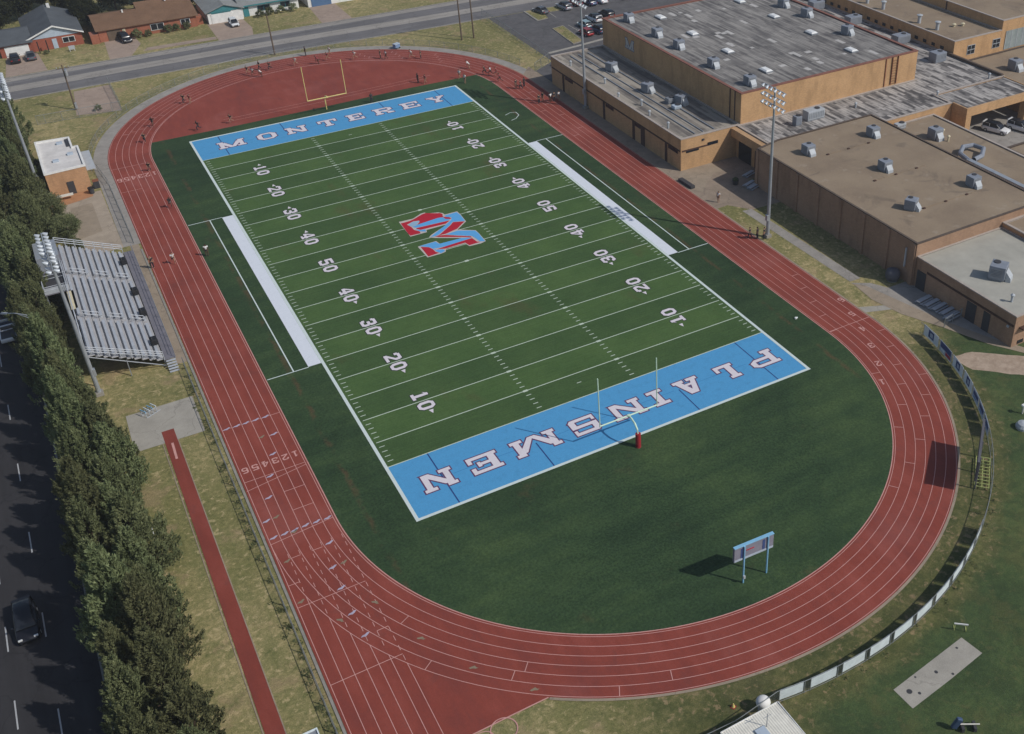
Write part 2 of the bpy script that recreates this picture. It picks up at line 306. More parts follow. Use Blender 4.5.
# ------------------------------------------------------------------ mesh building
class MB:
    def __init__(s): s.v = []; s.f = []; s.mi = []; s.cur = 0
    def mat(s, i): s.cur = i; return s
    def face(s, pts):
        k = len(s.v); s.v += [tuple(p) for p in pts]; s.f.append(tuple(range(k, k+len(pts)))); s.mi.append(s.cur); return s
    def add(s, vs, fs):
        k = len(s.v); s.v += [tuple(p) for p in vs]
        for f in fs: s.f.append(tuple(i+k for i in f)); s.mi.append(s.cur)
        return s
    def box(s, x0, x1, y0, y1, z0, z1):
        return s.add([(x0,y0,z0),(x1,y0,z0),(x1,y1,z0),(x0,y1,z0),(x0,y0,z1),(x1,y0,z1),(x1,y1,z1),(x0,y1,z1)],
                     [(3,2,1,0),(4,5,6,7),(0,1,5,4),(1,2,6,5),(2,3,7,6),(3,0,4,7)])
    def cbox(s, c, d, m=None, bev=0.0):
        """bevelled box: centre c, size d, optional matrix"""
        bm = bmesh.new(); bmesh.ops.create_cube(bm, size=1)
        bmesh.ops.scale(bm, vec=d, verts=bm.verts)
        if bev: bmesh.ops.bevel(bm, geom=bm.edges[:], offset=bev, segments=2, affect='EDGES', profile=.6)
        M = Matrix.Translation(c) @ (m.to_4x4() if m else Matrix())
        bm.verts.index_update()
        vs = [M @ v.co for v in bm.verts]; fs = [[v.index for v in f.verts] for f in bm.faces]; bm.free()
        return s.add(vs, fs)
    def tube(s, pts, rad, n=8, cap=True):
        pts = [Vector(p) for p in pts]
        if not isinstance(rad, (list, tuple)): rad = [rad]*len(pts)
        vs = []; fs = []
        for i, p in enumerate(pts):
            d = (pts[min(i+1, len(pts)-1)] - pts[max(i-1, 0)]).normalized()
            a = Vector((0, 0, 1)) if abs(d.z) < .9 else Vector((1, 0, 0))
            u = d.cross(a).normalized(); w = d.cross(u)
            for k in range(n):
                t = 2*math.pi*k/n; vs.append(p + (u*math.cos(t) + w*math.sin(t))*rad[i])
        for i in range(len(pts)-1):
            for k in range(n): fs.append((i*n+k, i*n+(k+1) % n, (i+1)*n+(k+1) % n, (i+1)*n+k))
        if cap: fs.append(tuple(range(n))[::-1]); fs.append(tuple((len(pts)-1)*n+k for k in range(n)))
        return s.add(vs, fs)
    def loft(s, rings, cap=True):
        n = len(rings[0]); vs = [p for r in rings for p in r]; fs = []
        for i in range(len(rings)-1):
            for k in range(n): fs.append((i*n+k, i*n+(k+1) % n, (i+1)*n+(k+1) % n, (i+1)*n+k))
        if cap: fs.append(tuple(range(n))[::-1]); fs.append(tuple((len(rings)-1)*n+k for k in range(n)))
        return s.add(vs, fs)
    def strip(s, pts, w, z, closed=False):
        """flat ribbon of width w along a 2-d polyline"""
        P = [Vector(p[:2]) for p in pts]; n = len(P); vs = []
        for i, p in enumerate(P):
            a = P[i-1] if (i or closed) else P[i]; b = P[(i+1) % n] if (i < n-1 or closed) else P[i]
            d = (b-a).normalized(); q = Vector((-d.y, d.x))*w/2
            vs += [(p.x+q.x, p.y+q.y, z), (p.x-q.x, p.y-q.y, z)]
        m = n if closed else n-1
        return s.add(vs, [(2*i+1, 2*((i+1) % n)+1, 2*((i+1) % n), 2*i) for i in range(m)])
    def prism(s, poly, z0, z1, top=True, bottom=False):
        n = len(poly); vs = [(x, y, z0) for x, y in poly] + [(x, y, z1) for x, y in poly]
        fs = [(i, (i+1) % n, n+(i+1) % n, n+i) for i in range(n)]
        if top: fs.append(tuple(range(n, 2*n)))
        if bottom: fs.append(tuple(range(n))[::-1])
        return s.add(vs, fs)
    def build(s, name, mats, parent=None, smooth=False, recalc=True):
        me = D.meshes.new(name); me.from_pydata(s.v, [], s.f)
        if not isinstance(mats, (list, tuple)): mats = [mats]
        for m in mats: me.materials.append(MT[m] if isinstance(m, str) else m)
        me.polygons.foreach_set('material_index', s.mi)
        if recalc:
            bm = bmesh.new(); bm.from_mesh(me); bmesh.ops.recalc_face_normals(bm, faces=bm.faces[:]); bm.to_mesh(me); bm.free()
        if smooth: me.polygons.foreach_set('use_smooth', [True]*len(me.polygons))
        me.update()
        o = D.objects.new(name, me); COL.objects.link(o)
        if parent: o.parent = parent
        return o

def tag(o, label=None, cat=None, group=None, kind=None):
    if label: o['label'] = label
    if cat: o['category'] = cat
    if group: o['group'] = group
    if kind: o['kind'] = kind
    return o
def thing(name, label, cat, loc=(0, 0, 0), rz=0.0, group=None):
    o = D.objects.new(name, None); COL.objects.link(o); o.empty_display_size = .3
    o.location = loc; o.rotation_euler = (0, 0, rz)
    return tag(o, label, cat, group)
def dup(root, loc, rz=0.0, label=None, group=None, sc=None):
    r = root.copy(); COL.objects.link(r); r.location = loc; r.rotation_euler = (0, 0, rz)
    if label: r['label'] = label
    if group: r['group'] = group
    if sc: r.scale = sc if isinstance(sc, tuple) else (sc, sc, sc)
    for ch in list(root.children):
        c = ch.copy(); COL.objects.link(c); c.parent = r
        for g in list(ch.children):
            d = g.copy(); COL.objects.link(d); d.parent = c
    return r
def struct(name, mb, m, label, cat, **k):
    return tag(mb.build(name, m, None, **k), label, cat, None, 'structure')
def arc(cx, cy, r, a0, a1, n):
    return [(cx+r*math.cos(R(a0+(a1-a0)*i/n)), cy+r*math.sin(R(a0+(a1-a0)*i/n))) for i in range(n+1)]
def wobble(poly, amp, step, seed=0):
    out = []
    n = len(poly)
    for i in range(n):
        a = Vector(poly[i]); b = Vector(poly[(i+1) % n]); k = max(1, int((b-a).length/step))
        for j in range(k):
            p = a.lerp(b, j/k); q = mn.noise_vector(Vector((p.x*.45+seed, p.y*.45, seed*1.7)))
            out.append((p.x+q.x*amp, p.y+q.y*amp))
    return out

# ------------------------------------------------------------------ ground and sports surfaces
CX, NY, FY = 24.4, 4.6, 105.2          # centre line and the two bend centres
mb = MB(); mb.face([(-900, -600, 0), (900, -600, 0), (900, 1100, 0), (-900, 1100, 0)])
struct('ground', mb, 'ground', 'dry mown lawn spread around the stadium and the houses', 'ground')

outer = arc(CX, NY, 38.25, 233.5, 360, 60) + arc(CX, FY, 38.25, 0, 180, 90) + [(-13.95, -40), (-6.6, -40), (-6.6, -26.15)]
mb = MB(); mb.face([(x, y, .05) for x, y in outer])
struct('running_track', mb, 'track', 'red six lane running track around the football field', 'running track')
inf = arc(CX, NY, 31.4, 180, 360, 80) + [(54.75, 113.2), (36, 113.9), (24, 113.2), (11, 112.7), (-6.0, 113.1)]
inf = arc(CX, NY, 31.4, 180, 360, 80) + arc(CX, FY, 31.4, 0, 14.9, 6) + [(40, 113.6), (24, 113.1), (8, 112.9)] + arc(CX, FY, 31.4, 165.2, 180, 6)
mb = MB(); mb.face([(x, y, .062) for x, y in inf])
struct('infield_grass', mb, 'infield', 'dark green grass between the track and the football field', 'infield')
FW = 48.77; FL = 120*YD
mb = MB(); mb.face([(0, 9.144, .070), (FW, 9.144, .070), (FW, FL-9.144, .070), (0, FL-9.144, .070)])
struct('football_turf', mb, 'turf', 'green artificial football turf with five yard mowing bands', 'football field')
for y0, y1, lab in ((0, 9.144, 'near'), (FL-9.144, FL, 'far')):
    mb = MB(); mb.face([(0, y0, .070), (FW, y0, .070), (FW, y1, .070), (0, y1, .070)])
    struct('end_zone', mb, 'zone', 'bright blue end zone at the %s end of the field' % lab, 'end zone')

# seams, yard lines, hash marks, border
sm = MB(); hm = MB()
for y0, y1 in ((0, 9.144), (FL-9.144, FL)):
    for x in (4.4, 15.2, 33.6, 44.6):
        w = .075; ya, yb = (y0, y1) if x in (4.4, 44.6) else ((0, 4.5) if y0 == 0 else (FL-4.5, FL))
        sm.face([(x-w, ya, .074), (x+w, ya, .074), (x+w, yb, .074), (x-w, yb, .074)])
    for x in (9.8, 20.0, 28.8, 39.0):
        hm.face([(x-4.2, (y0+y1)/2-.03, .0725), (x+4.2, (y0+y1)/2-.03, .0725), (x+4.2, (y0+y1)/2+.03, .0725), (x-4.2, (y0+y1)/2+.03, .0725)])
struct('end_zone_seams', sm, 'seam', 'dark blue panel seams across the end zones', 'field marking')
struct('end_zone_cross_seams', hm, 'seamfaint', 'faint lengthwise seams in the end zones', 'field marking')
ym = MB()
def fr(mb, x0, x1, y0, y1, z): mb.face([(x0, y0, z), (x1, y0, z), (x1, y1, z), (x0, y1, z)])
for k in range(21):
    y = (10+5*k)*YD; g = 0 if k in (0, 20) else .28; w = .062
    fr(ym, g, FW-g, y-w, y+w, .080)
for k in range(10, 110):
    if k % 5 == 0:
        if k > 10:
            for x in (18.29, 30.48): fr(ym, x-.3, x+.3, k*YD-.17, k*YD+.17, .083)
        continue
    y = k*YD
    for x0 in (.30, FW-.30-.62): fr(ym, x0, x0+.62, y-.055, y+.055, .080)
    for x0 in (18.29-.31, 30.48-.31): fr(ym, x0, x0+.62, y-.06, y+.06, .080)
for k in (13, 107): fr(ym, 24.1, 24.67, k*YD-.06, k*YD+.06, .080)
for k in (50, 70): fr(ym, 24.1, 24.67, k*YD-.22, k*YD+.22, .084)
struct('yard_lines', ym, 'line', 'white yard lines and hash marks on the turf', 'field marking')
bd = MB(); b = .36
fr(bd, -b, 0, -b, FL+b, .080); fr(bd, FW, FW+b, -b, FL+b, .080); fr(bd, 0, FW, -b, 0, .080); fr(bd, 0, FW, FL, FL+b, .080)
for xa, xb, xc, xd in ((-1.95, -b-.02, -3.75, -6.9), (FW+b+.02, FW+1.95, FW+3.75, 55.7)):
    y0, y1 = 35*YD-.06, 85*YD+.06
    fr(bd, xc-.075, xc+.075, y0, y1, .080)
    lo, hi = (xd, xa) if xd < 0 else (xb, xd)
    fr(bd, lo, hi, y0-.09, y0+.05, .084); fr(bd, lo, hi, y1-.05, y1+.09, .084)
bd.strip([(51.0, 91.2), (52.2, 91.8), (53.2, 91.5), (53.1, 90.0), (52.0, 88.8), (50.9, 88.4)], .13, .079)
struct('field_border', bd, 'border', 'white border and coaching box lines around the field', 'field marking')
bs = MB()
for xa, xb in ((-1.95, -b-.01), (FW+b+.01, FW+1.95)): fr(bs, xa, xb, 35*YD, 85*YD, .082)
struct('bench_strips', bs, 'bright', 'wide white bench strips along both sidelines', 'field marking')

# ---- lettering: slab letters made of convex strokes
def quad(x0, x1, y0, y1): return [(x0, y0), (x1, y0), (x1, y1), (x0, y1)]
def ringo(W, H, t, s, c=.24, x0=0, y0=0):
    o = [(c*W, 0), (W-c*W, 0), (W, c*H), (W, H-c*H), (W-c*W, H), (c*W, H), (0, H-c*H), (0, c*H)]
    k = .6
    i = [(t+k*c*W*.6, s), (W-t-k*c*W*.6, s), (W-t, s+k*c*H*.6), (W-t, H-s-k*c*H*.6), (W-t-k*c*W*.6, H-s), (t+k*c*W*.6, H-s), (t, H-s-k*c*H*.6), (t, s+k*c*H*.6)]
    return [[(x+x0, y+y0) for x, y in (o[a], o[(a+1) % 8], i[(a+1) % 8], i[a])] for a in range(8)]
def glyph(ch, W, H, t, s, e):
    L = []
    if ch == 'I': L = [quad(W/2-t/2, W/2+t/2, s, H-s), quad(0, W, 0, s), quad(0, W, H-s, H)]
    elif ch == 'L': L = [quad(e, e+t, s, H-s), quad(0, t+2*e, H-s, H), quad(0, W, 0, s), quad(W-s, W, s, H*.4)]
    elif ch == 'E': L = [quad(e, e+t, s, H-s), quad(0, W, 0, s), quad(0, W, H-s, H), quad(W-s, W, s, H*.36), quad(W-s, W, H*.64, H-s), quad(e+t, W*.62, H/2-s*.45, H/2+s*.45), quad(W*.62, W*.62+s*.8, H*.36, H*.64)]
    elif ch == 'T': L = [quad(W/2-t/2, W/2+t/2, s, H-s), quad(0, W, H-s, H), quad(0, s, H*.6, H-s), quad(W-s, W, H*.6, H-s), quad(W/2-t/2-e, W/2+t/2+e, 0, s)]
    elif ch == 'N': L = [quad(e, e+t*.8, s, H-s), quad(0, t+e*1.8, 0, s), quad(0, t+e, H-s, H), [(e+t*.1, H-s), (e+t*1.25, H-s), (W-e, 0), (W-e-t*1.1, 0)], quad(W-e-t*.8, W-e, 0, H-s), quad(W-t-e*1.8, W, H-s, H)]
    elif ch == 'M':
        m = W/2
        L = [quad(e, e+t*.85, s, H-s), quad(0, t+e*2, 0, s), quad(0, t+e*.8, H-s, H), quad(W-e-t*.85, W-e, s, H-s), quad(W-t-e*2, W, 0, s), quad(W-t-e*.8, W, H-s, H),
             [(e, H-s), (e+t*1.25, H-s), (m+t*.35, 0), (m-t*.55, 0)], [(W-e-t*1.25, H-s), (W-e, H-s), (m+t*.55, 0), (m-t*.35, 0)]]
    elif ch == 'A': L = [[(e, s), (e+t*.8, s), (W/2+t*.25, H), (W/2-t*.65, H)], [(W-e-t, s), (W-e, s), (W/2+t*.65, H), (W/2-t*.45, H)], quad(W*.3, W*.7, H*.32, H*.32+s*.8), quad(0, t+2*e, 0, s), quad(W-t-2*e, W, 0, s)]
    elif ch == 'Y': L = [[(e, H-s), (e+t, H-s), (W/2+t*.45, H*.42), (W/2-t*.55, H*.42)], [(W-e-t, H-s), (W-e, H-s), (W/2+t*.55, H*.42), (W/2-t*.45, H*.42)], quad(W/2-t/2, W/2+t/2, s, H*.42), quad(W/2-t/2-e, W/2+t/2+e, 0, s), quad(0, t+2*e, H-s, H), quad(W-t-2*e, W, H-s, H)]
    elif ch in 'PR':
        L = [quad(e, e+t, s, H-s), quad(0, t+2*e, 0, s), quad(0, W*.8, H-s, H), quad(e+t, W*.8, H*.42, H*.42+s), [(W*.8, H-s), (W*.8, H), (W, H-s*.9), (W-t*.3, H-s*1.3)], quad(W-t*.9, W, H*.42+s*.9, H-s*.9), [(W*.8, H*.42), (W, H*.42+s*.9), (W-t*.4, H*.42+s*1.1), (W*.8, H*.42+s)]]
        if ch == 'R': L += [[(W*.42, H*.42), (W*.42+t, H*.42), (W-e*.4, s), (W-e*.4-t, s)], quad(W-t-e*1.4, W, 0, s)]
    elif ch == 'S': L = [quad(W*.1, W, H-s, H), quad(0, t*.9, H*.5, H-s*.7), [(0, H-s*.7), (t*.9, H-s*.7), (W*.1+s*.5, H), (W*.1, H)], quad(0, W, H/2-s/2, H/2+s/2), quad(W-t*.9, W, s*.7, H*.5), [(W-t*.9, s*.7), (W, s*.7), (W*.9, 0), (W*.9-s*.5, 0)], quad(0, W*.9, 0, s), quad(0, s*.8, s, H*.32), quad(W-s*.8, W, H*.68, H-s)]
    elif ch == 'O' or ch == '0': L = ringo(W, H, t, s)
    elif ch == '1': L = [quad(W/2-t/2, W/2+t/2, s, H), quad(W*.1, W*.9, 0, s), [(W*.1, H*.72), (W/2-t/2, H*.8), (W/2-t/2, H), (W*.3, H*.86)]]
    elif ch == '2': L = [quad(0, W, 0, s), [(0, s), (t*1.3, s), (W, H*.58), (W-t, H*.62)], quad(W-t, W, H*.58, H-s*.6), quad(W*.12, W*.9, H-s, H), quad(0, t, H*.66, H-s*.6)]
    elif ch == '3': L = [quad(W*.1, W*.9, 0, s), quad(W-t, W, s*.6, H*.46), quad(W*.3, W*.9, H/2-s/2, H/2+s/2), quad(W-t, W, H*.54, H-s*.6), quad(W*.1, W*.9, H-s, H), quad(0, t, s*.6, H*.3), quad(0, t, H*.7, H-s*.6)]
    elif ch == '4': L = [quad(W*.58, W*.58+t, 0, H), quad(0, W, H*.26, H*.26+s), [(0, H*.26+s), (t, H*.26+s), (W*.58, H*.86), (W*.58, H)], quad(W*.35, W, 0, s*.7)]
    elif ch == '5': L = [quad(0, W*.95, H-s, H), quad(0, t, H*.5, H-s), quad(0, W*.9, H*.46, H*.46+s), quad(W-t, W, s*.6, H*.46+s*.5), quad(W*.1, W*.9, 0, s), quad(0, t, s*.6, H*.28)]
    elif ch == '6': L = ringo(W, H*.6, t, s) + [quad(0, t, H*.25, H*.85), [(0, H*.85), (t, H*.82), (W*.35, H-s), (W*.2, H)], quad(W*.2, W*.9, H-s, H)]
    return L
def grow(poly, d):
    n = len(poly); a = sum(poly[i][0]*poly[(i+1) % n][1]-poly[(i+1) % n][0]*poly[i][1] for i in range(n))
    if a < 0: poly = poly[::-1]
    out = []
    for i in range(n):
        p0, p1, p2 = Vector(poly[i-1]), Vector(poly[i]), Vector(poly[(i+1) % n])
        e1 = (p1-p0).normalized() if (p1-p0).length > 1e-6 else Vector((1, 0)); e2 = (p2-p1).normalized() if (p2-p1).length > 1e-6 else e1
        n1 = Vector((e1.y, -e1.x)); n2 = Vector((e2.y, -e2.x)); m = n1+n2
        k = m.length_squared
        m = n1*d if k < .4 else m*(2*d/k)
        out.append((p1.x+m.x, p1.y+m.y))
    return out
def write(face, edge, ch, p0, u, v, W, H, t, s, e, z, rim=.1):
    """one glyph: lower-left corner p0, u along the line of text, v up"""
    for j, poly in enumerate(glyph(ch, W, H, t, s, e)):
        def place(pl, zz): return [(p0[0]+x*u[0]+y*v[0], p0[1]+x*u[1]+y*v[1], zz) for x, y in pl]
        if edge is not None: edge.face(place(grow(poly, rim), z+.0007*j))
        face.face(place(poly, z+.010+.0007*j))
for word, cells, yb, sgn in (('MONTEREY', [(3.5, 4.5), (10.2, 3.2), (15.2, 3.6), (21.0, 3.3), (26.2, 2.9), (31.2, 3.4), (36.4, 3.3), (41.6, 3.4)], 103.75, 1),
                             ('PLAINSMEN', [(43.6, 3.7), (39.1, 2.5), (33.4, 3.2), (29.8, 1.9), (24.6, 4.0), (19.6, 3.1), (12.5, 5.3), (7.4, 3.4), (2.0, 3.6)], 5.85, -1)):
    fm, em = MB(), MB()
    for ch, (x, W) in zip(word, cells):
        p0 = (x, yb) if sgn > 0 else (x+W, yb)
        write(fm, em, ch, p0, (sgn, 0), (0, sgn), W, 2.85, .80, .48, .30, .080, .15)
    struct('end_zone_lettering', fm, 'glyph', 'white slab letters spelling %s in the blue end zone' % word, 'lettering')
    struct('end_zone_letter_edges', em, 'glyphedge', 'maroon edging of the letters %s' % word, 'lettering')
fm, em = MB(), MB()
for k in range(1, 10):
    yl = (10+10*k)*YD; tens = str(min(k, 10-k))
    for side in (0, 1):
        if side == 0: bx, u, v = 6.45, (0, -1), (1, 0)
        else: bx, u, v = 42.35, (0, 1), (-1, 0)
        for q, ch in enumerate((tens, '0')):
            st = (-1.82 if q == 0 else .30)
            write(fm, em, ch, (bx, yl+u[1]*st), u, v, 1.52, 1.95, .46, .38, .1, .086, .09)
        if k != 5:
            d = -1 if k < 5 else 1
            tip = yl + d*2.85; ba = yl + d*2.1; xm = bx+v[0]*1.15
            fm.face([(xm-.28, ba, .097), (xm+.28, ba, .097), (xm, tip, .097)] if d > 0 else [(xm+.28, ba, .097), (xm-.28, ba, .097), (xm, tip, .097)])
struct('yard_numbers', fm, 'glyph', 'white yard numbers painted along both sides of the turf', 'lettering')
struct('yard_number_edges', em, 'numedge', 'dark edging of the yard numbers', 'lettering')
LOGO = {
 'outline':[(20.29,61.99),(22.47,61.85),(24.05,62.78),(24.64,62.83),(24.88,62.37),(26.44,61.74),(26.96,61.17),(27.05,60.56),(29.03,60.53),(29.07,59.35),(28.91,56.77),(26.84,55.03),(29.02,53.43),(29.06,52.51),(28.97,49.56),(28.12,49.3),(26.35,49.42),(26.15,50.47),(23.17,50.5),(22.88,49.74),(22.09,49.54),(20.05,49.55),(19.98,53.22),(20.45,53.32),(22.84,53.43),(23.0,52.39),(26.36,52.3),(23.06,54.38),(22.37,55.04),(22.98,55.61),(26.19,57.41),(22.86,57.36),(22.72,56.7),(20.16,56.69)],
 'R1':[(20.37,61.36),(21.74,61.38),(22.56,61.64),(22.21,61.0),(21.01,60.5),(21.33,59.42),(21.34,58.39),(21.88,57.49),(21.8,56.87),(20.26,56.96),(20.19,57.63)],
 'rider':[(22.56,61.64),(24.08,62.44),(24.7,62.56),(26.27,61.52),(26.63,61.38),(26.8,60.8),(26.58,60.26),(26.61,59.07),(25.57,59.54),(22.64,59.08),(22.41,59.73),(22.95,60.31),(23.04,60.75),(22.21,61.0)],
 'horse_pale':[(21.17,60.28),(21.95,60.86),(23.0,60.66),(22.92,60.24),(22.42,59.99),(22.41,59.73),(21.46,59.56),(21.25,59.85)],
 'B1':[(21.39,59.38),(22.46,59.66),(25.78,60.06),(26.51,59.84),(26.57,59.17),(27.2,58.7),(26.61,58.45),(21.9,58.8)],
 'R2':[(21.9,58.72),(26.59,58.39),(26.99,58.37),(26.06,57.69),(22.18,57.86),(21.72,58.53)],
 'B1b':[(21.55,58.52),(22.15,57.77),(22.82,57.65),(22.65,56.93),(21.88,57.49)],
 'B2':[(26.92,60.24),(28.86,60.32),(28.98,59.22),(28.84,56.97),(27.14,57.66),(26.39,56.9),(23.96,55.06),(23.25,54.85),(22.59,55.01),(25.81,57.27),(27.27,58.46),(27.56,59.17),(26.86,59.69)],
 'R2b':[(26.19,59.65),(26.63,59.92),(27.26,59.44),(27.43,58.86),(27.14,58.74),(26.64,59.13)],
 'R3':[(27.15,57.57),(28.72,56.88),(26.87,55.28),(24.79,54.72),(23.72,54.85),(24.12,55.04),(26.46,56.86)],
 'B3':[(24.79,54.54),(26.72,54.73),(28.9,53.36),(29.0,52.44),(28.86,49.59),(28.22,49.89),(27.86,52.05),(26.52,53.08)],
 'R4':[(23.12,54.93),(23.85,54.77),(24.8,54.35),(26.47,52.96),(27.69,52.04),(27.67,51.62),(26.47,52.56),(23.67,54.32)],
 'B4':[(20.2,53.26),(22.71,53.29),(22.9,52.38),(26.35,52.27),(27.61,51.66),(27.15,51.51),(23.7,51.23),(22.48,51.3),(21.61,51.49),(21.34,52.19)],
 'R5':[(20.31,52.95),(21.28,52.23),(21.56,51.35),(21.6,50.45),(21.92,49.89),(20.24,49.74)],
 'B5':[(21.66,51.39),(21.94,50.93),(22.81,50.56),(22.89,49.98),(22.14,49.68),(21.8,50.38)],
 'R6':[(22.0,51.07),(23.7,51.23),(27.12,51.45),(27.61,51.47),(27.82,50.07),(28.23,49.74),(26.45,49.68),(26.25,50.7),(23.13,50.6)],
}
for z, nm, keys, mt, lab in ((.088, 'logo_outline', ['outline'], 'logowhite', 'pale outline of the midfield letter M'),
                             (.094, 'logo_red', ['R1', 'R2', 'R2b', 'R3', 'R4', 'R5', 'R6', 'rider'], 'logored', 'red shading of the midfield letter M'),
                             (.100, 'logo_blue', ['B1', 'B1b', 'B2', 'B3', 'B4', 'B5'], 'logoblue', 'sky blue faces of the midfield letter M'),
                             (.106, 'logo_grey', ['horse_pale'], 'logopale', 'grey blue patch on the midfield emblem')):
    mb = MB()
    for j, k in enumerate(keys): mb.face([(x, y, z+.0006*j) for x, y in LOGO[k]])
    struct(nm, mb, mt, lab, 'emblem')

# ---- track lines
tl = MB(); Z = .060; lw = .060
def lane_r(k): return 31.7+1.065*k
for k in range(7):
    r = lane_r(k)
    pts = arc(CX, NY, r, 180, 360, 90) + arc(CX, FY, r, 0, 180, 90)
    tl.strip(pts, lw, Z, True)
tl.strip(arc(CX, NY, 31.46, 180, 360, 90) + arc(CX, FY, 31.46, 0, 180, 90), .10, .066, True)
def lx(k): return CX-lane_r(k)                       # x of a lane line on the home straight
for k in range(7):
    x = lx(k)                                         # chute: dashed through the bend, solid beyond it
    dyk = lane_r(6)**2-(x-CX)**2
    yend = NY-math.sqrt(max(dyk, 0))
    if k < 6:
        y = NY-2.6
        while y > yend+1.0: fr(tl, x-lw/2, x+lw/2, y-.62, y, Z+.003); y -= 1.25
    fr(tl, x-lw/2, x+lw/2, -40, yend if k < 6 else NY, Z+.003)
def across(y, k0=0, k1=6, w=.07): fr(tl, lx(k1), lx(k0), y-w/2, y+w/2, Z+.006)
for y in (24.9, 14.7, -5.35, -15.35): across(y)
tl.strip([(-13.8, 13.2), (-7.3, 14.3)], .07, Z+.009); tl.strip([(-13.75, 4.1), (-7.3, 4.75)], .07, Z+.007)
for y, a, b in ((11.15, 1, 3), (7.9, 1, 3), (1.2, 2, 3), (1.25, 4, 5), (-2.2, 5, 6), (21.3, 1, 2), (95.0, 3, 6), (104.95, 1, 6), (-11.7, 0, 1)): across(y, a, b)
def radial(cy, deg, r0, r1, w=.07, mb_=None, z=Z+.006):
    c, s_ = math.cos(R(deg)), math.sin(R(deg)); (mb_ or tl).strip([(CX+r0*c, cy+r0*s_), (CX+r1*c, cy+r1*s_)], w, z)
def polar(x, y, cy): return math.degrees(math.atan2(y-cy, x-CX)), math.hypot(x-CX, y-cy)
for x, y in ((-5.8, -11.8), (-5.85, -17.7), (0, -22.5), (1.4, -22.2), (6.9, -28.7), (11.5, -29.6), (60.9, 18.2), (59.8, 14.9), (58.8, 11.5), (57.7, 8.2), (56.7, 4.7), (62.0, 1.6), (60.4, -1.7), (58.7, -5.1), (56.3, -8.3),
             (43.5, -21.3), (47.6, -19.5), (51.2, -17.1), (54.5, -14.3), (57.4, -11.4), (59.9, -8.2), (55.0, -5.0), (53.8, -11.4), (50.7, -14.3)):
    if y < NY:
        a, r = polar(x, y, NY); k = max(0, min(5, round((r-31.7)/1.065-.5))); radial(NY, a, lane_r(k), lane_r(k+1))
    else:
        k = max(0, min(5, round((x-CX-31.7)/1.065-.5))); fr(tl, CX+lane_r(k), CX+lane_r(k+1), y-.04, y+.04, Z+.006)
fr(tl, CX+lane_r(0), CX+lane_r(6), 4.75, 4.83, Z+.007)
for y in (95, 88, 82, 75):
    for k in (1, 3): fr(tl, CX+lane_r(k), CX+lane_r(k+1), y+k*1.3, y+k*1.3+.1, Z+.006)
for a in (150, 141, 60, 48, 33):
    for k in (1, 2, 3, 4): radial(FY, a+k*1.8, lane_r(k), lane_r(k+1), .09)
tl.strip(outer[-1:]+[(-1.8, -26.1), (1.55, -26.1)], .11, Z+.004)
tl.strip(arc(-2.9, -27.0, 1.1, 0, 360, 28)[:-1], .1, Z, True); tl.strip(arc(-4.7, -27.2, .9, 0, 360, 28)[:-1], .08, Z+.003, True)
tl.strip([(7, 115.6), (24, 115.8), (45, 116.6)], .07, Z); tl.strip([(7, 117.0), (24, 117.2), (47, 118.0)], .07, Z)
for c, k in zip('123456', range(6)):
    xm = (lx(k)+lx(k+1))/2
    write(tl, None, c, (xm+.33, 17.15), (-1, 0), (0, -1), .66, 1.0, .17, .16, .05, Z, 0)
    write(tl, None, c, (xm+.36, 100.7), (-1, 0), (0, -1), .72, 1.5, .2, .2, .05, Z, 0)
for c, (x, y) in zip('654321', ((62.1, 9.9), (61.1, 6.5), (60.0, 3.1), (58.5, -.3), (56.7, -3.7), (54.6, -6.8))):
    a, r = polar(x, y, NY); a = R(a); u = (-math.cos(a), -math.sin(a)); v = (math.sin(a), -math.cos(a))
    write(tl, None, c, (x-u[0]*.33-v[0]*.5, y-u[1]*.33-v[1]*.5), u, v, .66, 1.0, .17, .16, .05, Z, 0)
struct('track_lines', tl, 'lane', 'pale lane lines and numbers on the red track', 'track marking')
def arrowmark(mb, x, y, ang, w=.92, h=.42, z=.070):
    c, s_ = math.cos(ang), math.sin(ang)
    P = [(-w/2, -.14), (-w*.25, .07), (0, h*.5), (w*.25, .13), (w/2, .15), (w*.3, -.04), (0, -.07), (-w*.25, -.2)]
    mb.face([(x+a*c-b_*s_, y+a*s_+b_*c, z) for a, b_ in P])
bm_, km_ = MB(), MB()
for x, y in ((-11.1, 14.4), (-12.1, 11.1), (-13.2, 7.7), (-13.2, 4.95), (-12.1, 4.95), (-11.1, 4.95), (-10.0, 5.05), (-8.9, 5.0), (-7.8, 4.95), (-8.7, 1.4), (-9.4, -2.0), (-9.5, -5.0), (-9.6, -8.5), (-9.4, -11.6), (-9.9, 17.9), (-8.9, 21.3),
             (-13.2, 24.95), (-12.1, 24.95), (-11.1, 24.95), (-10.0, 24.95), (-8.9, 24.95)): arrowmark(bm_, x, y, math.pi)
for x, y in ((-12.2, 7.8), (-12.9, 1.1), (-8.3, -1.9), (-10.8, -8.8), (-7.4, -8.4), (-5.3, -14.6), (-13.2, -4.7), (-2.6, -20.0), (.9, -24.8), (-10.2, 21.5), (-11.2, 4.75)): arrowmark(km_, x, y, polar(x, y, NY)[0]*math.pi/180+math.pi/2 if y < -6 else math.pi, .8, .5)
struct('relay_marks', bm_, 'lanegray', 'blue grey relay arrows painted across the home straight', 'track marking')
struct('relay_marks_faded', km_, 'lanekhaki', 'faded khaki relay arrows painted on the bend', 'track marking')
kb = MB(); kb.box(-14.22, -13.98, -40, 74, 0, .08)
struct('track_kerb', kb, 'kerb', 'grey concrete kerb along the left side of the track', 'kerb')

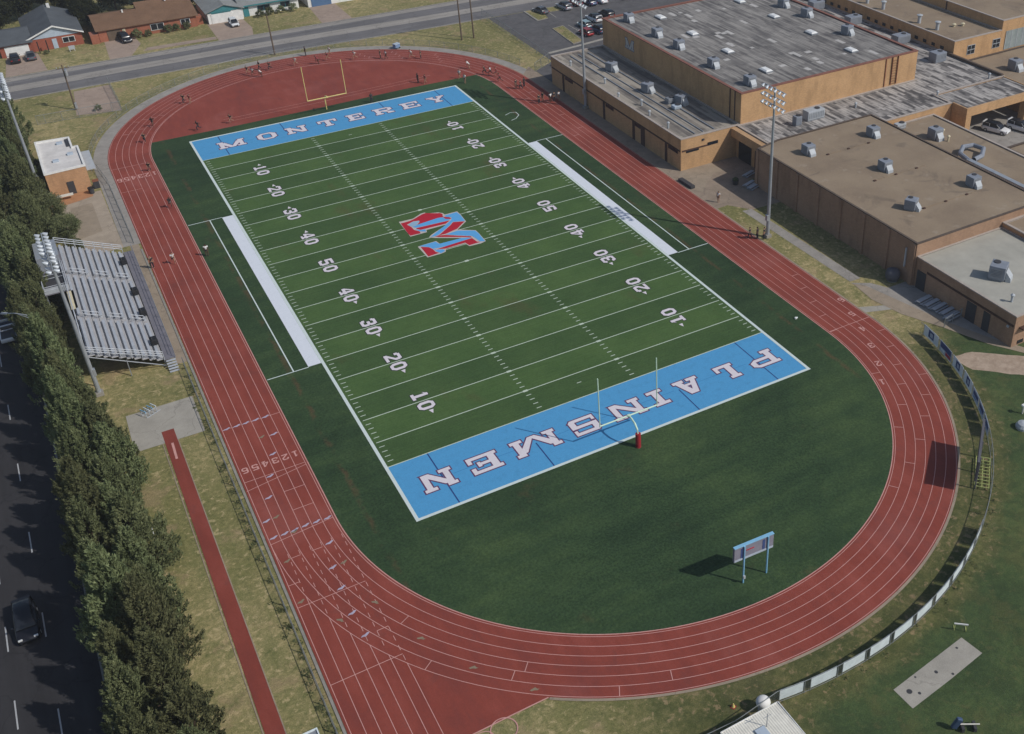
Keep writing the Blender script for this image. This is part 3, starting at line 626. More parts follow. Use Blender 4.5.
# ---- concrete, pads, walks
db = MB(); db.strip(arc(CX, NY, 38.36, 233.5, 360, 80)+arc(CX, FY, 38.36, 0, 20, 8), .26, .054); struct('track_edge', db, 'walk', 'dusty tan edge strip outside the running track', 'paving')
ap = MB()
ap.face([(x, y, .018) for x, y in arc(CX, FY, 40.5, 0, 180, 90) + [(-16.1, 104), (-16.2, 76), (-13.5, 76), (-13.5, FY)] + arc(CX, FY, 37.9, 180, 0, 90)])
struct('concrete_apron', ap, 'apron', 'grey concrete strip around the far bend of the track', 'apron')
mb = MB(); mb.face([(x, y, .022) for x, y in [(62.3, 40.2), (64.9, 40.4), (67.2, 37.2), (72.6, 37.0), (72.6, 46), (76.6, 46), (76.6, 54.6), (65.5, 54.6), (65.5, 112), (62.3, 108)]])
struct('courtyard', mb, 'court', 'grey concrete courtyard beside the tan brick school wing', 'courtyard')
mb = MB(); mb.face([(x, y, .030) for x, y in [(64.2, 46.2), (66.6, 48.7), (69.5, 50.9), (72.2, 50.6), (71.4, 54.5), (65.4, 54.5), (63.2, 52), (63.0, 48.5)]])
struct('concrete_landing', mb, 'walk', 'pale tan concrete landing in front of the brick wing corner', 'paving')
mb = MB(); mb.face([(x, y, .026) for x, y in [(65.7, 37.6), (67.3, 37.4), (67.9, 12.9), (66.1, 12.9)]])
struct('sidewalk', mb, 'apron', 'narrow grey walk between the dry grass and the big brown hall', 'sidewalk')
mb = MB(); mb.face([(x, y, .026) for x, y in [(66.0, 12.6), (68.2, 11.2), (69.4, 9.0), (72.7, 9.0), (72.7, -10.4), (71.2, -8.2), (69.2, -2.2), (67.6, .6)]])
struct('service_yard', mb, 'apron', 'concrete yard below the low grey roofed wing', 'paving')
mb = MB(); mb.face([(x, y, .034) for x, y in [(66.1, 12.3), (67.2, 11.0), (68.6, 5.0), (70.1, -1.2), (72.2, -7.0), (74.5, -11.3), (80, -14.5), (80, -15.3), (73.2, -11.4), (70.9, -7.6), (68.9, -2.2), (66.5, 3.2), (65.6, 8)]])
struct('sidewalk', mb, 'walk', 'tan walk curving round the yard to the right edge', 'sidewalk')
mb = MB(); mb.face([(x, y, .022) for x, y in [(62.4, 7.6), (66.1, 5.9), (66.4, 4.6), (62.6, 6.0)]])
struct('concrete_landing', mb, 'concrete', 'small pale slab joining the track and the tan walk', 'paving')
mb = MB(); mb.face([(x, y, .012) for x, y in wobble([(65.0, -7.4), (68.0, -8.0), (70.2, -9.8), (73.5, -12.6), (79, -17), (75, -20), (70.0, -15.0), (67.5, -12.4), (65.2, -10.6)], .5, 1.0, 3)])
struct('sand_patch', mb, 'sand', 'bare sandy soil strip below the corner of the grey roofed wing', 'soil')
mb = MB(); mb.face([(x, y, .020) for x, y in [(26.6, -40.5), (35.4, -39.4), (35.7, -41.6), (31.5, -42.2), (26.7, -42.75)]])
struct('throwing_pad', mb, 'concrete', 'stained concrete throwing pad in the green lawn', 'paving')
mb = MB()
for x, y, r in ((27.6, -41.3, .25), (30.9, -41.0, .16), (28.2, -41.9, .14), (29.0, -40.5, .1), (32.0, -41.9, .13), (34.2, -40.0, .12)):
    mb.face([(a, b_, .024) for a, b_ in wobble(arc(x, y, r, 0, 360, 12)[:-1], .08, .1, x)])
struct('pad_stains', mb, 'charcoal', 'dark stains on the concrete throwing pad', 'stain')
mb = MB(); mb.face([(x, y, .022) for x, y in [(-22.5, 33.5), (-15.2, 33.5), (-15.3, 26.0), (-22.7, 26.1)]])
struct('concrete_pad', mb, 'concrete', 'square grey concrete pad at the head of the jump runway', 'paving')
mb = MB(); mb.face([(x, y, .032) for x, y in [(-19.55, 28.3), (-18.25, 28.3), (-18.25, -40), (-19.75, -40)]])
struct('jump_runway', mb, 'runway', 'narrow red jump runway in the dry lawn', 'runway')
mb = MB(); mb.box(-19.86, -19.76, -40, 26, 0, .04); mb.box(-18.24, -18.14, -40, 26, 0, .04)
struct('runway_kerbs', mb, 'walk', 'thin pale kerbs beside the red jump runway', 'kerb')
mb = MB(); mb.face([(-19.0, 25.7, .038), (-18.75, 25.7, .038), (-18.85, 22.6, .038), (-19.1, 22.6, .038)])
struct('takeoff_mark', mb, 'lane', 'faded pale mark on the red jump runway', 'track marking')
mb = MB(); mb.face([(x, y, .012) for x, y in [(-24, 97.5), (-16.3, 98), (-16.2, 76), (-22.3, 76), (-22.8, 88)]])
struct('paved_court', mb, 'pave', 'brown paved court between the bleachers and the small brick building', 'paving')
mb = MB(); mb.face([(-15.4, 41.2, .012), (-14.2, 41.2, .012), (-14.2, 76, .012), (-15.4, 76, .012)])
struct('gravel_strip', mb, 'walk', 'tan strip between the bleachers and the track', 'paving')
mb = MB(); mb.face([(x, y, .020) for x, y in [(-23.8, 98.8), (-17.4, 99.2), (-17.6, 96.4), (-20.2, 95.6), (-23.6, 94.8)]])
struct('orange_patio', mb, 'orange', 'orange patio in front of the small brick building', 'paving')
mb = MB(); mb.face([(x, y, .024) for x, y in [(-21.3, 93.5), (-18.1, 94.0), (-18.1, 83.0), (-21.3, 82)]])
struct('paved_court_panel', mb, 'walk', 'lighter tan panel in the brown paved court', 'paving')
mb = MB(); mb.face([(x, y, .012) for x, y in [(-14.4, 147.3), (-7.9, 147.6), (-7.9, 132.0), (-15.5, 133.9)]])
struct('brown_driveway', mb, 'drive', 'reddish brown gated drive below the avenue', 'driveway')

# ---- roads
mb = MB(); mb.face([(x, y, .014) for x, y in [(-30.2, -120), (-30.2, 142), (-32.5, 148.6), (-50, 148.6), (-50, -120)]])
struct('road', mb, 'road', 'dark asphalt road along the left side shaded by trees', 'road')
mb = MB(); mb.box(-30.2, -30.0, -120, 140, 0, .12)
struct('road_kerb', mb, 'kerb', 'concrete kerb of the left road under the trees', 'kerb')
mb = MB()
for k in range(-9, 18):
    fr(mb, -36.97, -36.85, 3.1+9.3*k, 6.4+9.3*k, .020)
    fr(mb, -33.92, -33.80, 27.6+12.2*k-36.6, 30.9+12.2*k-36.6, .020)
struct('road_dashes', mb, 'lanegrey', 'white lane dashes on the left road', 'road marking')
mb = MB(); mb.face([(x, y, .016) for x, y in [(-200, 149.4), (-32, 149.0), (20, 148.2), (60, 145.6), (90, 144.6), (400, 141), (400, 161), (90, 160.6), (20, 162.2), (-200, 163.4)]])
struct('avenue', mb, 'avenue', 'grey two lane avenue across the top of the picture', 'road')
mb = MB(); mb.face([(x, y, .021) for x, y in [(-200, 154.8), (20, 153.4), (60, 151.2), (90, 150.2), (400, 147), (400, 151), (90, 153.6), (60, 154.6), (20, 156.8), (-200, 158.3)]])
mb.face([(x, y, .0215) for x, y in [(-200, 161.0), (20, 159.7), (90, 158.4), (400, 158.6), (400, 160.7), (90, 160.3), (20, 161.9), (-200, 163.1)]])
struct('avenue_centre', mb, 'avenueworn', 'pale worn strips along the avenue', 'road marking')
mb = MB()
for pts in ([(-200, 149.3), (-32, 148.9), (20, 148.1), (60, 145.5), (72, 145.2)], [(-200, 163.5), (20, 162.3), (90, 160.7), (400, 161.1)]):
    for i in range(len(pts)-1):
        (x0, y0), (x1, y1) = pts[i], pts[i+1]
        mb.add([(x0, y0-.15, 0), (x1, y1-.15, 0), (x1, y1+.15, 0), (x0, y0+.15, 0), (x0, y0-.15, .12), (x1, y1-.15, .12), (x1, y1+.15, .12), (x0, y0+.15, .12)], [(4, 5, 6, 7), (0, 1, 5, 4), (1, 2, 6, 5), (2, 3, 7, 6), (3, 0, 4, 7)])
struct('avenue_kerb', mb, 'kerb', 'concrete kerbs on both sides of the avenue', 'kerb')
for i, (poly, lab) in enumerate((([(-25, 163.2), (-17.3, 163.2), (-18.0, 176), (-23.9, 176)], 'concrete driveway of the grey roofed house'),
                                 ([(-5.6, 163), (-1.4, 162.8), (1.6, 170), (1.2, 176), (-4.9, 176)], 'concrete driveway of the brown roofed house'),
                                 ([(16.3, 162.3), (23.5, 162.2), (24.6, 168), (24.3, 176), (16.6, 176)], 'reddish driveway of the teal trimmed house'),
                                 ([(38.6, 162), (45.5, 161.8), (45.5, 175.5), (39.5, 175.5)], 'driveway leading to the blue garage door'))):
    mb = MB(); mb.face([(x, y, .012+.001*i) for x, y in poly]); struct('driveway', mb, 'drive', lab, 'driveway')
mb = MB(); mb.face([(-4.8+6, 164.6, .02), (16.2, 164.0, .02), (16.2, 166.0, .02), (2.4, 166.6, .02)])
struct('front_walk', mb, 'drive', 'tan front walk below the brown roofed house lawn', 'sidewalk')
mb = MB(); mb.face([(x, y, .012) for x, y in [(71.2, 145.0), (70.9, 112.2), (65.6, 108.8), (65.6, 101.5), (140, 101.5), (140, 144.4), (90, 144.4)]])
struct('parking_lot', mb, 'lot', 'dark asphalt parking lot behind the gymnasium', 'parking lot')
for poly, lab in (([(79.9, 145.0), (90.0, 144.2), (89.0, 141.0), (83.2, 141.6), (82.4, 137.4), (79.6, 137.2)], 'upper'), ([(80.0, 130.5), (83.0, 131.1), (81.9, 119.4), (79.2, 118.8)], 'lower')):
    kb = MB(); kb.prism(poly, .0, .14); tag(kb.build('parking_island', 'kerb'), None, None, None, 'structure')['label'] = 'kerb of the %s dry grass island in the parking lot' % lab
    cx = sum(p[0] for p in poly)/len(poly); cy = sum(p[1] for p in poly)/len(poly)
    gm = MB(); gm.face([(cx+(x-cx)*.9, cy+(y-cy)*.95, .145) for x, y in poly]); struct('island_grass', gm, 'ground', 'dry grass on the %s parking island' % lab, 'grass')
mb = MB(); mb.strip([(72.4, 116.8), (80, 117.6), (87, 118.6)], .9, .02); mb.strip([(84.4, 137.2), (84.6, 141)], .14, .022); mb.strip([(84.2, 131.0), (84.2, 126)], .14, .022)
struct('lot_marking', mb, 'concrete', 'pale gutter and stall lines in the parking lot', 'road marking')
mb = MB(); mb.face([(x, y, .014) for x, y in [(108.4, 18), (150, 18), (150, 47), (112, 47), (108.4, 42)]])
struct('carport_yard', mb, 'apron', 'grey concrete yard under and beside the carport', 'paving')

# ------------------------------------------------------------------ school buildings
def inset(poly, d):
    n = len(poly); out = []
    for i in range(n):
        p0, p1, p2 = Vector(poly[i-1]), Vector(poly[i]), Vector(poly[(i+1) % n])
        e1 = (p1-p0).normalized(); e2 = (p2-p1).normalized()
        n1 = Vector((-e1.y, e1.x)); n2 = Vector((-e2.y, e2.x)); m = n1+n2
        m *= 2*d/m.length_squared
        out.append((p1.x+m.x, p1.y+m.y))
    return out
def block(name, label, poly, h, wall, roof, coping='coping', par=.22, z0=0.0, cw=.34, cat='school building'):
    """flat roofed block: wall, roof, coping ring (poly counter-clockwise)"""
    cx, cy = poly[0]
    t = thing(name, label, cat, (cx, cy, 0))
    P = [(x-cx, y-cy) for x, y in poly]
    w = MB(); w.prism(P, z0, h-.12, top=False); w.build('wall', wall, t)
    r = MB(); r.face([(x, y, h-par) for x, y in inset(P, .05)]); r.build('roof', roof, t)
    c = MB(); o = inset(P, -.06); i = inset(P, cw); n = len(P)
    vs = [(x, y, z) for z in (h-.14, h) for ring in (o, i) for x, y in ring]
    fs = []
    for k in range(n):
        j = (k+1) % n
        fs += [(2*n+k, 2*n+j, 3*n+j, 3*n+k), (k, j, 2*n+j, 2*n+k), (n+j, n+k, 3*n+k, 3*n+j), (j, k, n+k, n+j)]
    c.add(vs, fs); c.add([(x, y, z) for z in (h-.3, h-.1) for x, y in inset(P, cw)], [(k, (k+1) % n, n+(k+1) % n, n+k) for k in range(n)])
    c.build('coping', coping, t)
    t['_o'] = 0; del t['_o']
    return t, cx, cy
def boxpart(t, cx, cy, name, m, *b):
    mb = MB()
    for bb in b: mb.box(bb[0]-cx, bb[1]-cx, bb[2]-cy, bb[3]-cy, bb[4], bb[5])
    return mb.build(name, m, t)
# A: low wing by the track
t, cx, cy = block('school_wing', 'low tan brick wing running along the right side of the track', [(65.3, 54.4), (76.75, 54.4), (76.75, 100.8), (65.3, 100.8)], 5.54, 'brick', 'rooftan')
boxpart(t, cx, cy, 'brick_band', 'darkband', (65.245, 65.297, 54.6, 100.6, 3.25, 3.52), (65.5, 71.0, 54.345, 54.397, 3.25, 3.50))
for y, w in ((95.9, .7), (80, .7), (69.5, .8), (66.4, 1.3), (58.9, .7)):
    boxpart(t, cx, cy, 'door', 'darkband', (65.23, 65.29, y-w/2, y+w/2, .02, 3.24))
for y0, y1 in ((76.5, 79.3), (55.3, 58.2), (92, 95.2), (67.2, 69)): boxpart(t, cx, cy, 'window', 'glass', (65.235, 65.292, y0, y1, 2.7, 3.24))
boxpart(t, cx, cy, 'window', 'glass', (66.3, 68.7, 54.32, 54.395, 2.95, 3.24)); boxpart(t, cx, cy, 'window', 'glass', (70.4, 72.4, 54.32, 54.395, 3.3, 3.8))
boxpart(t, cx, cy, 'wall_light', 'charcoal', (69.3, 69.7, 54.25, 54.39, 4.4, 4.7))
mb = MB()
for x, z, w in ((68.6, 5.34, .1), (72.3, 5.34, .12), (70.2, 5.34, .08)):
    mb.box(x-cx-w, x-cx+w, 1.0, 44.5, z, z+.13)
mb.build('roof_pipe', 'aludark', t)
# B: tall gymnasium
t, cx, cy = block('gymnasium', 'tall tan brick gymnasium with the wide weathered grey roof', [(76.8, 54.4), (114.5, 54.4), (114.5, 101.0), (76.8, 101.0)], 10.75, 'brick', 'roofgym', 'copingred', .25, 0, .5)
mb = MB()
for k in range(10):
    z = 5.9+.46*k; mb.box(108.7-cx, 109.9-cx, -.22, -.18, z, z+.05)
for x in (108.65, 109.9): mb.box(x-cx, x-cx+.07, -.24, -.02, 5.7, 10.7)
mb.build('wall_ladder', 'rust', t)
boxpart(t, cx, cy, 'drain_pipe', 'rust', (107.2, 107.36, 54.26, 54.39, 5.6, 10.6)); boxpart(t, cx, cy, 'drain_pipe', 'copingdark', (76.64, 76.79, 56.0, 56.14, 5.6, 10.6)); boxpart(t, cx, cy, 'drain_pipe', 'copingdark', (76.64, 76.79, 57.4, 57.54, 5.6, 10.6))
# pale letter M on the shaded side wall, y runs to the right when read from the track
fm, em = MB(), MB()
for j, poly in enumerate(glyph('M', 3.2, 1.9, .62, .36, .2)):
    fm.face([(76.772-.0015*j-cx, 92.2-x-cy, 7.55+y) for x, y in poly])
    em.face([(76.788-.0008*j-cx, 92.2-x-cy, 7.55+y) for x, y in grow(poly, .1)])
fm.build('wall_letter', 'patch', t); em.build('wall_letter_edge', 'bannernavy', t)
rr = random.Random(4)
for k in range(34):
    pm = MB()
    x = rr.uniform(83, 112); y = rr.uniform(57, 98); a, b = rr.choice([(.9, 1.4), (1.1, .9), (.8, 2.3), (1.3, 1.0), (.7, .8)])
    pm.face([(x-cx, y-cy, 10.512+.0006*k), (x+a-cx, y-cy, 10.512+.0006*k), (x+a-cx, y+b-cy, 10.512+.0006*k), (x-cx, y+b-cy, 10.512+.0006*k)])
    pm.build('roof_patch', 'patch', t)
# C: patched low roof
t, cx, cy = block('school_wing', 'low school wing with the patchy grey and white roof right of the gymnasium',
                  [(76.05, 44.62), (96.02, 44.62), (96.02, 42.75), (112.3, 42.75), (112.3, 47.0), (129.1, 47.0), (129.1, 118), (114.56, 118), (114.56, 54.34), (76.05, 54.34)], 5.5, 'brick', 'roofpatch')
boxpart(t, cx, cy, 'edge_upstand', 'copingdark', (128.55, 129.05, 47.2, 62, 5.4, 5.8)); boxpart(t, cx, cy, 'door', 'darkband', (75.98, 76.04, 46, 49, .02, 3.6)); boxpart(t, cx, cy, 'door', 'glass', (75.97, 76.04, 50, 53.5, .02, 3.2))
boxpart(t, cx, cy, 'entrance_canopy', 'brick', (74.9, 76.0, 44.7, 54.3, 3.9, 5.3))
# carport
t = thing('carport', 'brick fronted carport with square pillars beside the patchy low roof', 'carport', (112.4, 39.2, 0)); cx, cy = 112.4, 39.2
boxpart(t, cx, cy, 'roof', 'roofpatch', (112.7, 128.7, 39.55, 46.7, 5.1, 5.36)); 
boxpart(t, cx, cy, 'fascia', 'brick', (112.42, 128.9, 39.2, 39.54, 4.0, 5.5), (112.42, 112.69, 39.55, 42.7, 4.0, 5.5), (128.71, 128.9, 39.55, 46.9, 4.0, 5.5))
for x in (112.45, 126.8): boxpart(t, cx, cy, 'pillar', 'brick', (x, x+1.2, 39.22, 40.6, .0, 3.99))
boxpart(t, cx, cy, 'side_wall', 'brick', (112.42, 112.68, 39.9, 46.9, .0, 3.98))
# D: big brown-roofed hall
t, cx, cy = block('school_hall', 'big dark brick hall with the wide brown roof beside the right floodlight', [(72.4, 7.75), (96.0, 7.75), (96.0, 44.55), (77.0, 44.55), (72.4, 43.5)], 6.42, 'brickpink', 'roofbrown', 'copingdark', .16, 0, .25)
for k in range(8):
    y = 8.2+5.02*k; boxpart(t, cx, cy, 'pilaster', 'brickpink', (72.22, 72.39, y-.3, y+.3, 0, 6.2))
boxpart(t, cx, cy, 'down_pipe', 'alu', (72.2, 72.38, 9.4, 9.6, 2.2, 5.0))
for y in (14.9, 25.2, 36):
    boxpart(t, cx, cy, 'roof_pipe', 'roofbrown', (80, 90, y+.1, y+.17, 6.27, 6.34))
    for x in range(80, 92, 4): boxpart(t, cx, cy, 'roof_drain', 'darkband', (x, x+.4, y-.1, y+.2, 6.262, 6.40))
# D2, E, E3, side canopy, H, F, G
t, cx, cy = block('school_wing', 'lower brown roofed wing behind the big brown hall with the long duct', [(96.05, 7.76), (108.2, 7.76), (108.2, 42.6), (96.05, 42.6)], 4.45, 'brickred', 'roofbrown', 'coping', .2)
t, cx, cy = block('school_wing', 'low pinkish brick wing with the pale grey roof at the right edge', [(72.65, -9.6), (88.0, -9.6), (88.0, 7.7), (72.65, 7.7)], 4.5, 'brickpink', 'rooffew', 'coping', .16, 0, .22)
boxpart(t, cx, cy, 'brick_band', 'darkband', (72.59, 72.645, -9.4, 5.6, 2.85, 3.15))
for y, w in ((6.5, 1.6), (-5.2, 1.1), (-2.6, 1.6)): boxpart(t, cx, cy, 'door', 'charcoal', (72.57, 72.645, y-w/2, y+w/2, .03, 2.7))
boxpart(t, cx, cy, 'wall_light', 'coolerpale', (72.45, 72.64, -8.8, -8.5, 2.5, 2.75)); boxpart(t, cx, cy, 'vent_opening', 'black', (73.6, 74.6, -9.66, -9.61, .2, .7)); boxpart(t, cx, cy, 'awning', 'darkband', (73.4, 75.6, -10.3, -9.62, 2.6, 2.75))
t, cx, cy = block('school_wing', 'brown roofed block behind the pale grey roof at the right edge', [(88.05, -9.5), (104, -9.5), (104, 7.7), (88.05, 7.7)], 5.2, 'brickred', 'roofbrown')
t, cx, cy = block('service_shed', 'small flat brown roof beside the carport at the right edge', [(109.6, 16.5), (119, 16.5), (119, 27.6), (109.6, 27.6)], 3.6, 'brickred', 'roofbrown', 'copingdark', cat='shed')
t, cx, cy = block('school_wing', 'brown roofed block below the wing with the glazed panel at the right edge', [(129.15, 37.5), (152, 37.5), (152, 59.9), (129.15, 59.9)], 3.8, 'brickred', 'roofbrown', 'copingdark', .2)
t, cx, cy = block('classroom_wing', 'long brown roofed wing at the top right with a row of small dark windows', [(129.2, 60), (141.35, 60), (141.35, 125), (129.2, 125)], 8.1, 'brick', 'roofbrown', 'coping', .2)
for k in range(17): boxpart(t, cx, cy, 'window', 'glass', (129.13, 129.19, 62.6+2.35*k, 63.5+2.35*k, 5.75, 6.35))
for xc in (133.7, 140.3):
    f = boxpart(t, cx, cy, 'window', 'coolerpale', (xc-1.0, xc+1.0, 59.93, 59.99, 4.8, 6.6))
    for a, b in ((xc-.9, xc-.06), (xc+.06, xc+.9)):
        for z0, z1 in ((4.9, 5.62), (5.76, 6.5)):
            p = boxpart(t, cx, cy, 'pane', 'glass', (a, b, 59.90, 59.95, z0, z1)); p.parent = f
t, cx, cy = block('classroom_block', 'taller brown roofed block in the top right corner with a glazed panel', [(141.4, 60), (172, 60), (172, 115), (141.4, 115)], 9.9, 'brick', 'roofbrown', 'coping', .2)
f = boxpart(t, cx, cy, 'glazed_wall', 'glazed', (142.6, 150.5, 59.92, 59.99, 4.0, 7.6))
for k in range(6): m = boxpart(t, cx, cy, 'mullion', 'coolerpale', (142.6+1.5*k, 142.72+1.5*k, 59.88, 59.93, 4.0, 7.6)); m.parent = f
for y in (75, 90): boxpart(t, cx, cy, 'drain_pipe', 'copingdark', (141.2, 141.38, y, y+.2, 8.0, 9.8))

# ---- rooftop equipment
def make_cooler():
    t = thing('rooftop_cooler', '', 'rooftop cooler')
    b = MB(); b.cbox((0, 0, .95), (1.7, 1.7, 1.5), None, .06); b.build('cabinet', 'cooler', t)
    l = MB()
    for k in range(6): l.box(-.6, .6, -.90, -.852, .45+.18*k, .55+.18*k)
    for k in range(6): l.box(-.90, -.852, -.6, .6, .45+.18*k, .55+.18*k)
    l.build('louvre', 'aludark', t)
    h = MB(); h.loft([[(-.55, -1.5, .0), (.55, -1.5, .0), (.55, -.9, .0), (-.55, -.9, .0)], [(-.55, -1.45, .45), (.55, -1.45, .45), (.55, -.86, .75), (-.55, -.86, .75)], [(-.55, -1.1, .9), (.55, -1.1, .9), (.55, -.86, 1.2), (-.55, -.86, 1.2)]])
    h.build('duct_hood', 'coolerpale', t)
    s = MB(); s.box(-.75, .75, -.75, .75, 0, .21)
    s.build('stand', 'aludark', t)
    c = MB(); c.tube([(.3, .3, 1.7), (.3, .3, 1.78)], .38, 14); c.build('fan_cap', 'charcoal', t)
    return t
cooler0 = make_cooler(); used = [False]
def place(proto, flag, loc, label, group, rz=0.0, sc=None):
    if not flag[0]:
        flag[0] = True; proto.location = loc; proto.rotation_euler = (0, 0, rz); proto['label'] = label; proto['group'] = group
        if sc: proto.scale = sc if isinstance(sc, tuple) else (sc, sc, sc)
        return proto
    return dup(proto, loc, rz, label, group, sc)
G = 'rooftop coolers on the school roofs'
D6, C5, B10, A5 = 6.26, 5.28, 10.5, 5.32
for loc, lab, rz, sc in (
    ((77.9, 38.0, D6), 'grey box cooler on the big brown roof, nearest the right floodlight', 0, 1.0),
    ((90.6, 37.9, D6), 'grey box cooler on the big brown roof, nearest the patchy low roof', 0, 1.0),
    ((83.9, 27.4, D6), 'grey box cooler in the middle of the big brown roof', 0, 1.0),
    ((78.6, 15.9, D6), 'grey box cooler on the big brown roof, nearest its front corner', .5, 1.0),
    ((91.0, 16.6, D6), 'grey box cooler on the big brown roof, nearest the right edge of the photo', 0, 1.0),
    ((101.6, 35.3, 4.25), 'grey box cooler on the lower brown roof between the big hall and the carport', 0, 1.15),
    ((77.6, -1.6, 4.34), 'grey box cooler on the pale grey roof', .55, 1.3),
    ((80.4, 97.0, B10), 'grey cooler on the gymnasium roof, first from the parking lot on the track side', 0, 1.0),
    ((80.4, 86.6, B10), 'grey cooler on the gymnasium roof, second from the parking lot on the track side', 0, 1.0),
    ((80.3, 78.9, B10), 'grey cooler on the gymnasium roof, third from the parking lot on the track side', 0, 1.0),
    ((80.2, 67.7, B10), 'grey cooler on the gymnasium roof, fourth from the parking lot on the track side', 0, 1.0),
    ((80.6, 57.5, B10), 'grey cooler on the gymnasium roof at the corner above the tan front wall', 0, 1.0),
    ((110.3, 88.2, B10), 'grey cooler on the far edge of the gymnasium roof, nearest the top of the photo', .2, 1.05),
    ((110.4, 80.9, B10), 'grey cooler in the middle of the far edge of the gymnasium roof', .2, 1.05),
    ((110.2, 68.6, B10), 'grey cooler on the far edge of the gymnasium roof, nearest its wall ladder', .2, 1.05),
    ((71.4, 88.0, A5), 'grey cooler on the striped low wing roof, nearest the parking lot', .3, 1.05),
    ((71.6, 75.4, A5), 'grey cooler in the middle of the striped low wing roof', .3, 1.05),
    ((73.6, 67.6, A5), 'grey cooler on the striped low wing roof beside the pale blue box', .3, 1.0),
    ((137.1, 51.8, 3.6), 'grey cooler on the brown roof below the glazed panel', 0, 1.25)):
    place(cooler0, used, loc, lab, G, rz, sc*.92)
def bigunit(loc, label, d, m='cooler'):
    t = thing('air_handler', label, 'air handler', loc, 0, 'air handlers on the patchy roof')
    b = MB(); b.cbox((0, 0, d[2]/2+.2), d, None, .07); b.build('cabinet', m, t)
    l = MB()
    for k in range(int(d[0]/.35)): x = -d[0]/2+.2+.35*k; l.box(x, x+.2, -d[1]/2-.03, -d[1]/2-.002, .45, d[2]-.1)
    l.build('grille', 'aludark', t)
    b = MB(); b.box(-d[0]/2, d[0]/2, -d[1]/2+.1, d[1]/2-.1, 0, .2); b.build('base_frame', 'aludark', t)
    c = MB(); c.tube([(d[0]*.2, 0, d[2]+.2), (d[0]*.2, 0, d[2]+.32)], .45, 14); c.build('fan_cap', 'charcoal', t)
    return t
bigunit((88.6, 50.3, C5), 'long pale grey air handler on the patchy roof against the gymnasium wall', (3.4, 1.6, 1.5), 'coolerpale')
bigunit((84.7, 49.6, C5), 'small grey box beside the long air handler on the patchy roof', (1.2, 1.1, 1.4))
bigunit((124.8, 59.6, C5), 'grey air handler on the patchy roof below the row of small windows', (2.6, 2.0, 1.6))
bigunit((126.0, 71.0, C5), 'grey air handler in the gap right of the gymnasium, nearest the wall ladder', (3.2, 2.0, 1.5))
bigunit((125.8, 85.0, C5), 'grey air handler in the middle of the gap right of the gymnasium', (3.0, 2.0, 1.5))
bigunit((125.8, 97.0, C5), 'grey air handler in the gap right of the gymnasium, nearest the top of the photo', (3.0, 2.0, 1.5))
bigunit((99.4, 41.2, 4.25), 'flat blue grey box tucked behind the far corner of the big brown roof', (1.9, 1.0, .8), 'coolerpale')
bigunit((72.2, 68.8, A5), 'dark grey box left of the last cooler on the striped low wing roof', (1.4, 1.2, .8), 'aludark')
bigunit((71.7, 66.0, A5), 'low pale blue box on the striped low wing roof', (1.4, 1.2, .5), 'bannergrey')
# skylights
sk = thing('skylight', '', 'skylight'); b = MB(); b.cbox((0, 0, .14), (1.5, 2.3, .28), None, .03); b.build('curb', 'aludark', sk)
b = MB(); b.loft([[(-.7, -1.1, .28), (.7, -1.1, .28), (.7, 1.1, .28), (-.7, 1.1, .28)], [(-.45, -.8, .48), (.45, -.8, .48), (.45, .8, .48), (-.45, .8, .48)]]); b.build('dome', 'skylight', sk)
us = [False]
for i, y in enumerate((95.4, 84.0, 72.5, 61.1)):
    for x, side in ((86.5, 'track side'), (105.0, 'far side')):
        place(sk, us, (x, y, B10), 'white skylight in the gymnasium roof, %s row, %s' % (side, ['nearest the top of the photo', 'second from the top of the photo', 'third from the top of the photo', 'nearest the tan front wall'][i]), 'skylights on the gymnasium roof')
# roof vents
def vent(loc, label, h=1.0, r=.2, m='coolerpale', cap=True):
    t = thing('roof_vent', label, 'roof vent', loc, 0, 'vent pipes on the roofs')
    p = MB(); p.tube([(0, 0, 0), (0, 0, h)], r, 10); p.build('pipe', m, t)
    if cap: c = MB(); c.tube([(0, 0, h), (0, 0, h+.12), (0, 0, h+.3)], [r*1.7, r*1.7, .03], 12); c.build('cap', m, t)
for y, w in ((87.5, 'first from the top of the photo'), (82.6, 'second from the top of the photo'), (72.1, 'third from the top of the photo'), (67.1, 'nearest the front wall')):
    vent((131.4, y, 7.9), 'white vent pipe on the long top right roof, '+w, 1.5, .35)
for x, y, w in ((135.5, 66.8, 'left'), (137.2, 66.2, 'right')): vent((x, y, 7.9), '%s one of two short vents near the glazed block' % w, .4, .25, 'cream')
for x, y, z, w, h in ((125.2, 61.0, C5, 'standing below the row of small windows', 1.2), (126.2, 47.9, C5, 'on the carport corner of the patchy roof', .8), (112.5, 46.5, C5, 'in the middle of the patchy roof', .8), (97.5, 50.2, C5, 'near the gymnasium wall on the patchy roof', .7),
                   (122.6, 69.5, C5, 'between the air handlers right of the gymnasium', 1.2), (66.2, 59.7, A5, 'on the front corner of the striped low wing roof', .9), (67.2, 82.9, A5, 'on the striped low wing roof, nearest the small floodlit edge', .8), (66.2, 94.3, A5, 'on the striped low wing roof, nearest the parking lot', .8),
                   (67.5, 70.5, A5, 'in the middle of the striped low wing roof', .9), (66.1, 76, A5, 'on the track side coping of the striped low wing', .6), (66.4, 66.0, A5, 'fourth from the parking lot along the striped low wing', .7), (74.8, -6.7, 4.34, 'on the pale grey roof near its front corner', .9),
                   (102.5, 33.2, 4.25, 'right of the cooler on the lower brown roof', .8), (103.6, 35.6, 4.25, 'behind the cooler on the lower brown roof', .8), (100.6, 13.4, 4.25, 'beside the long duct at the right edge', 1.0)):
    vent((x, y, z), 'small vent pipe '+w, h, .16, 'coolerpale' if z != 4.25 else 'cream')
t = thing('roof_duct', 'long pale metal duct lying on the lower brown roof', 'duct', (98.4, 24.5, 4.25))
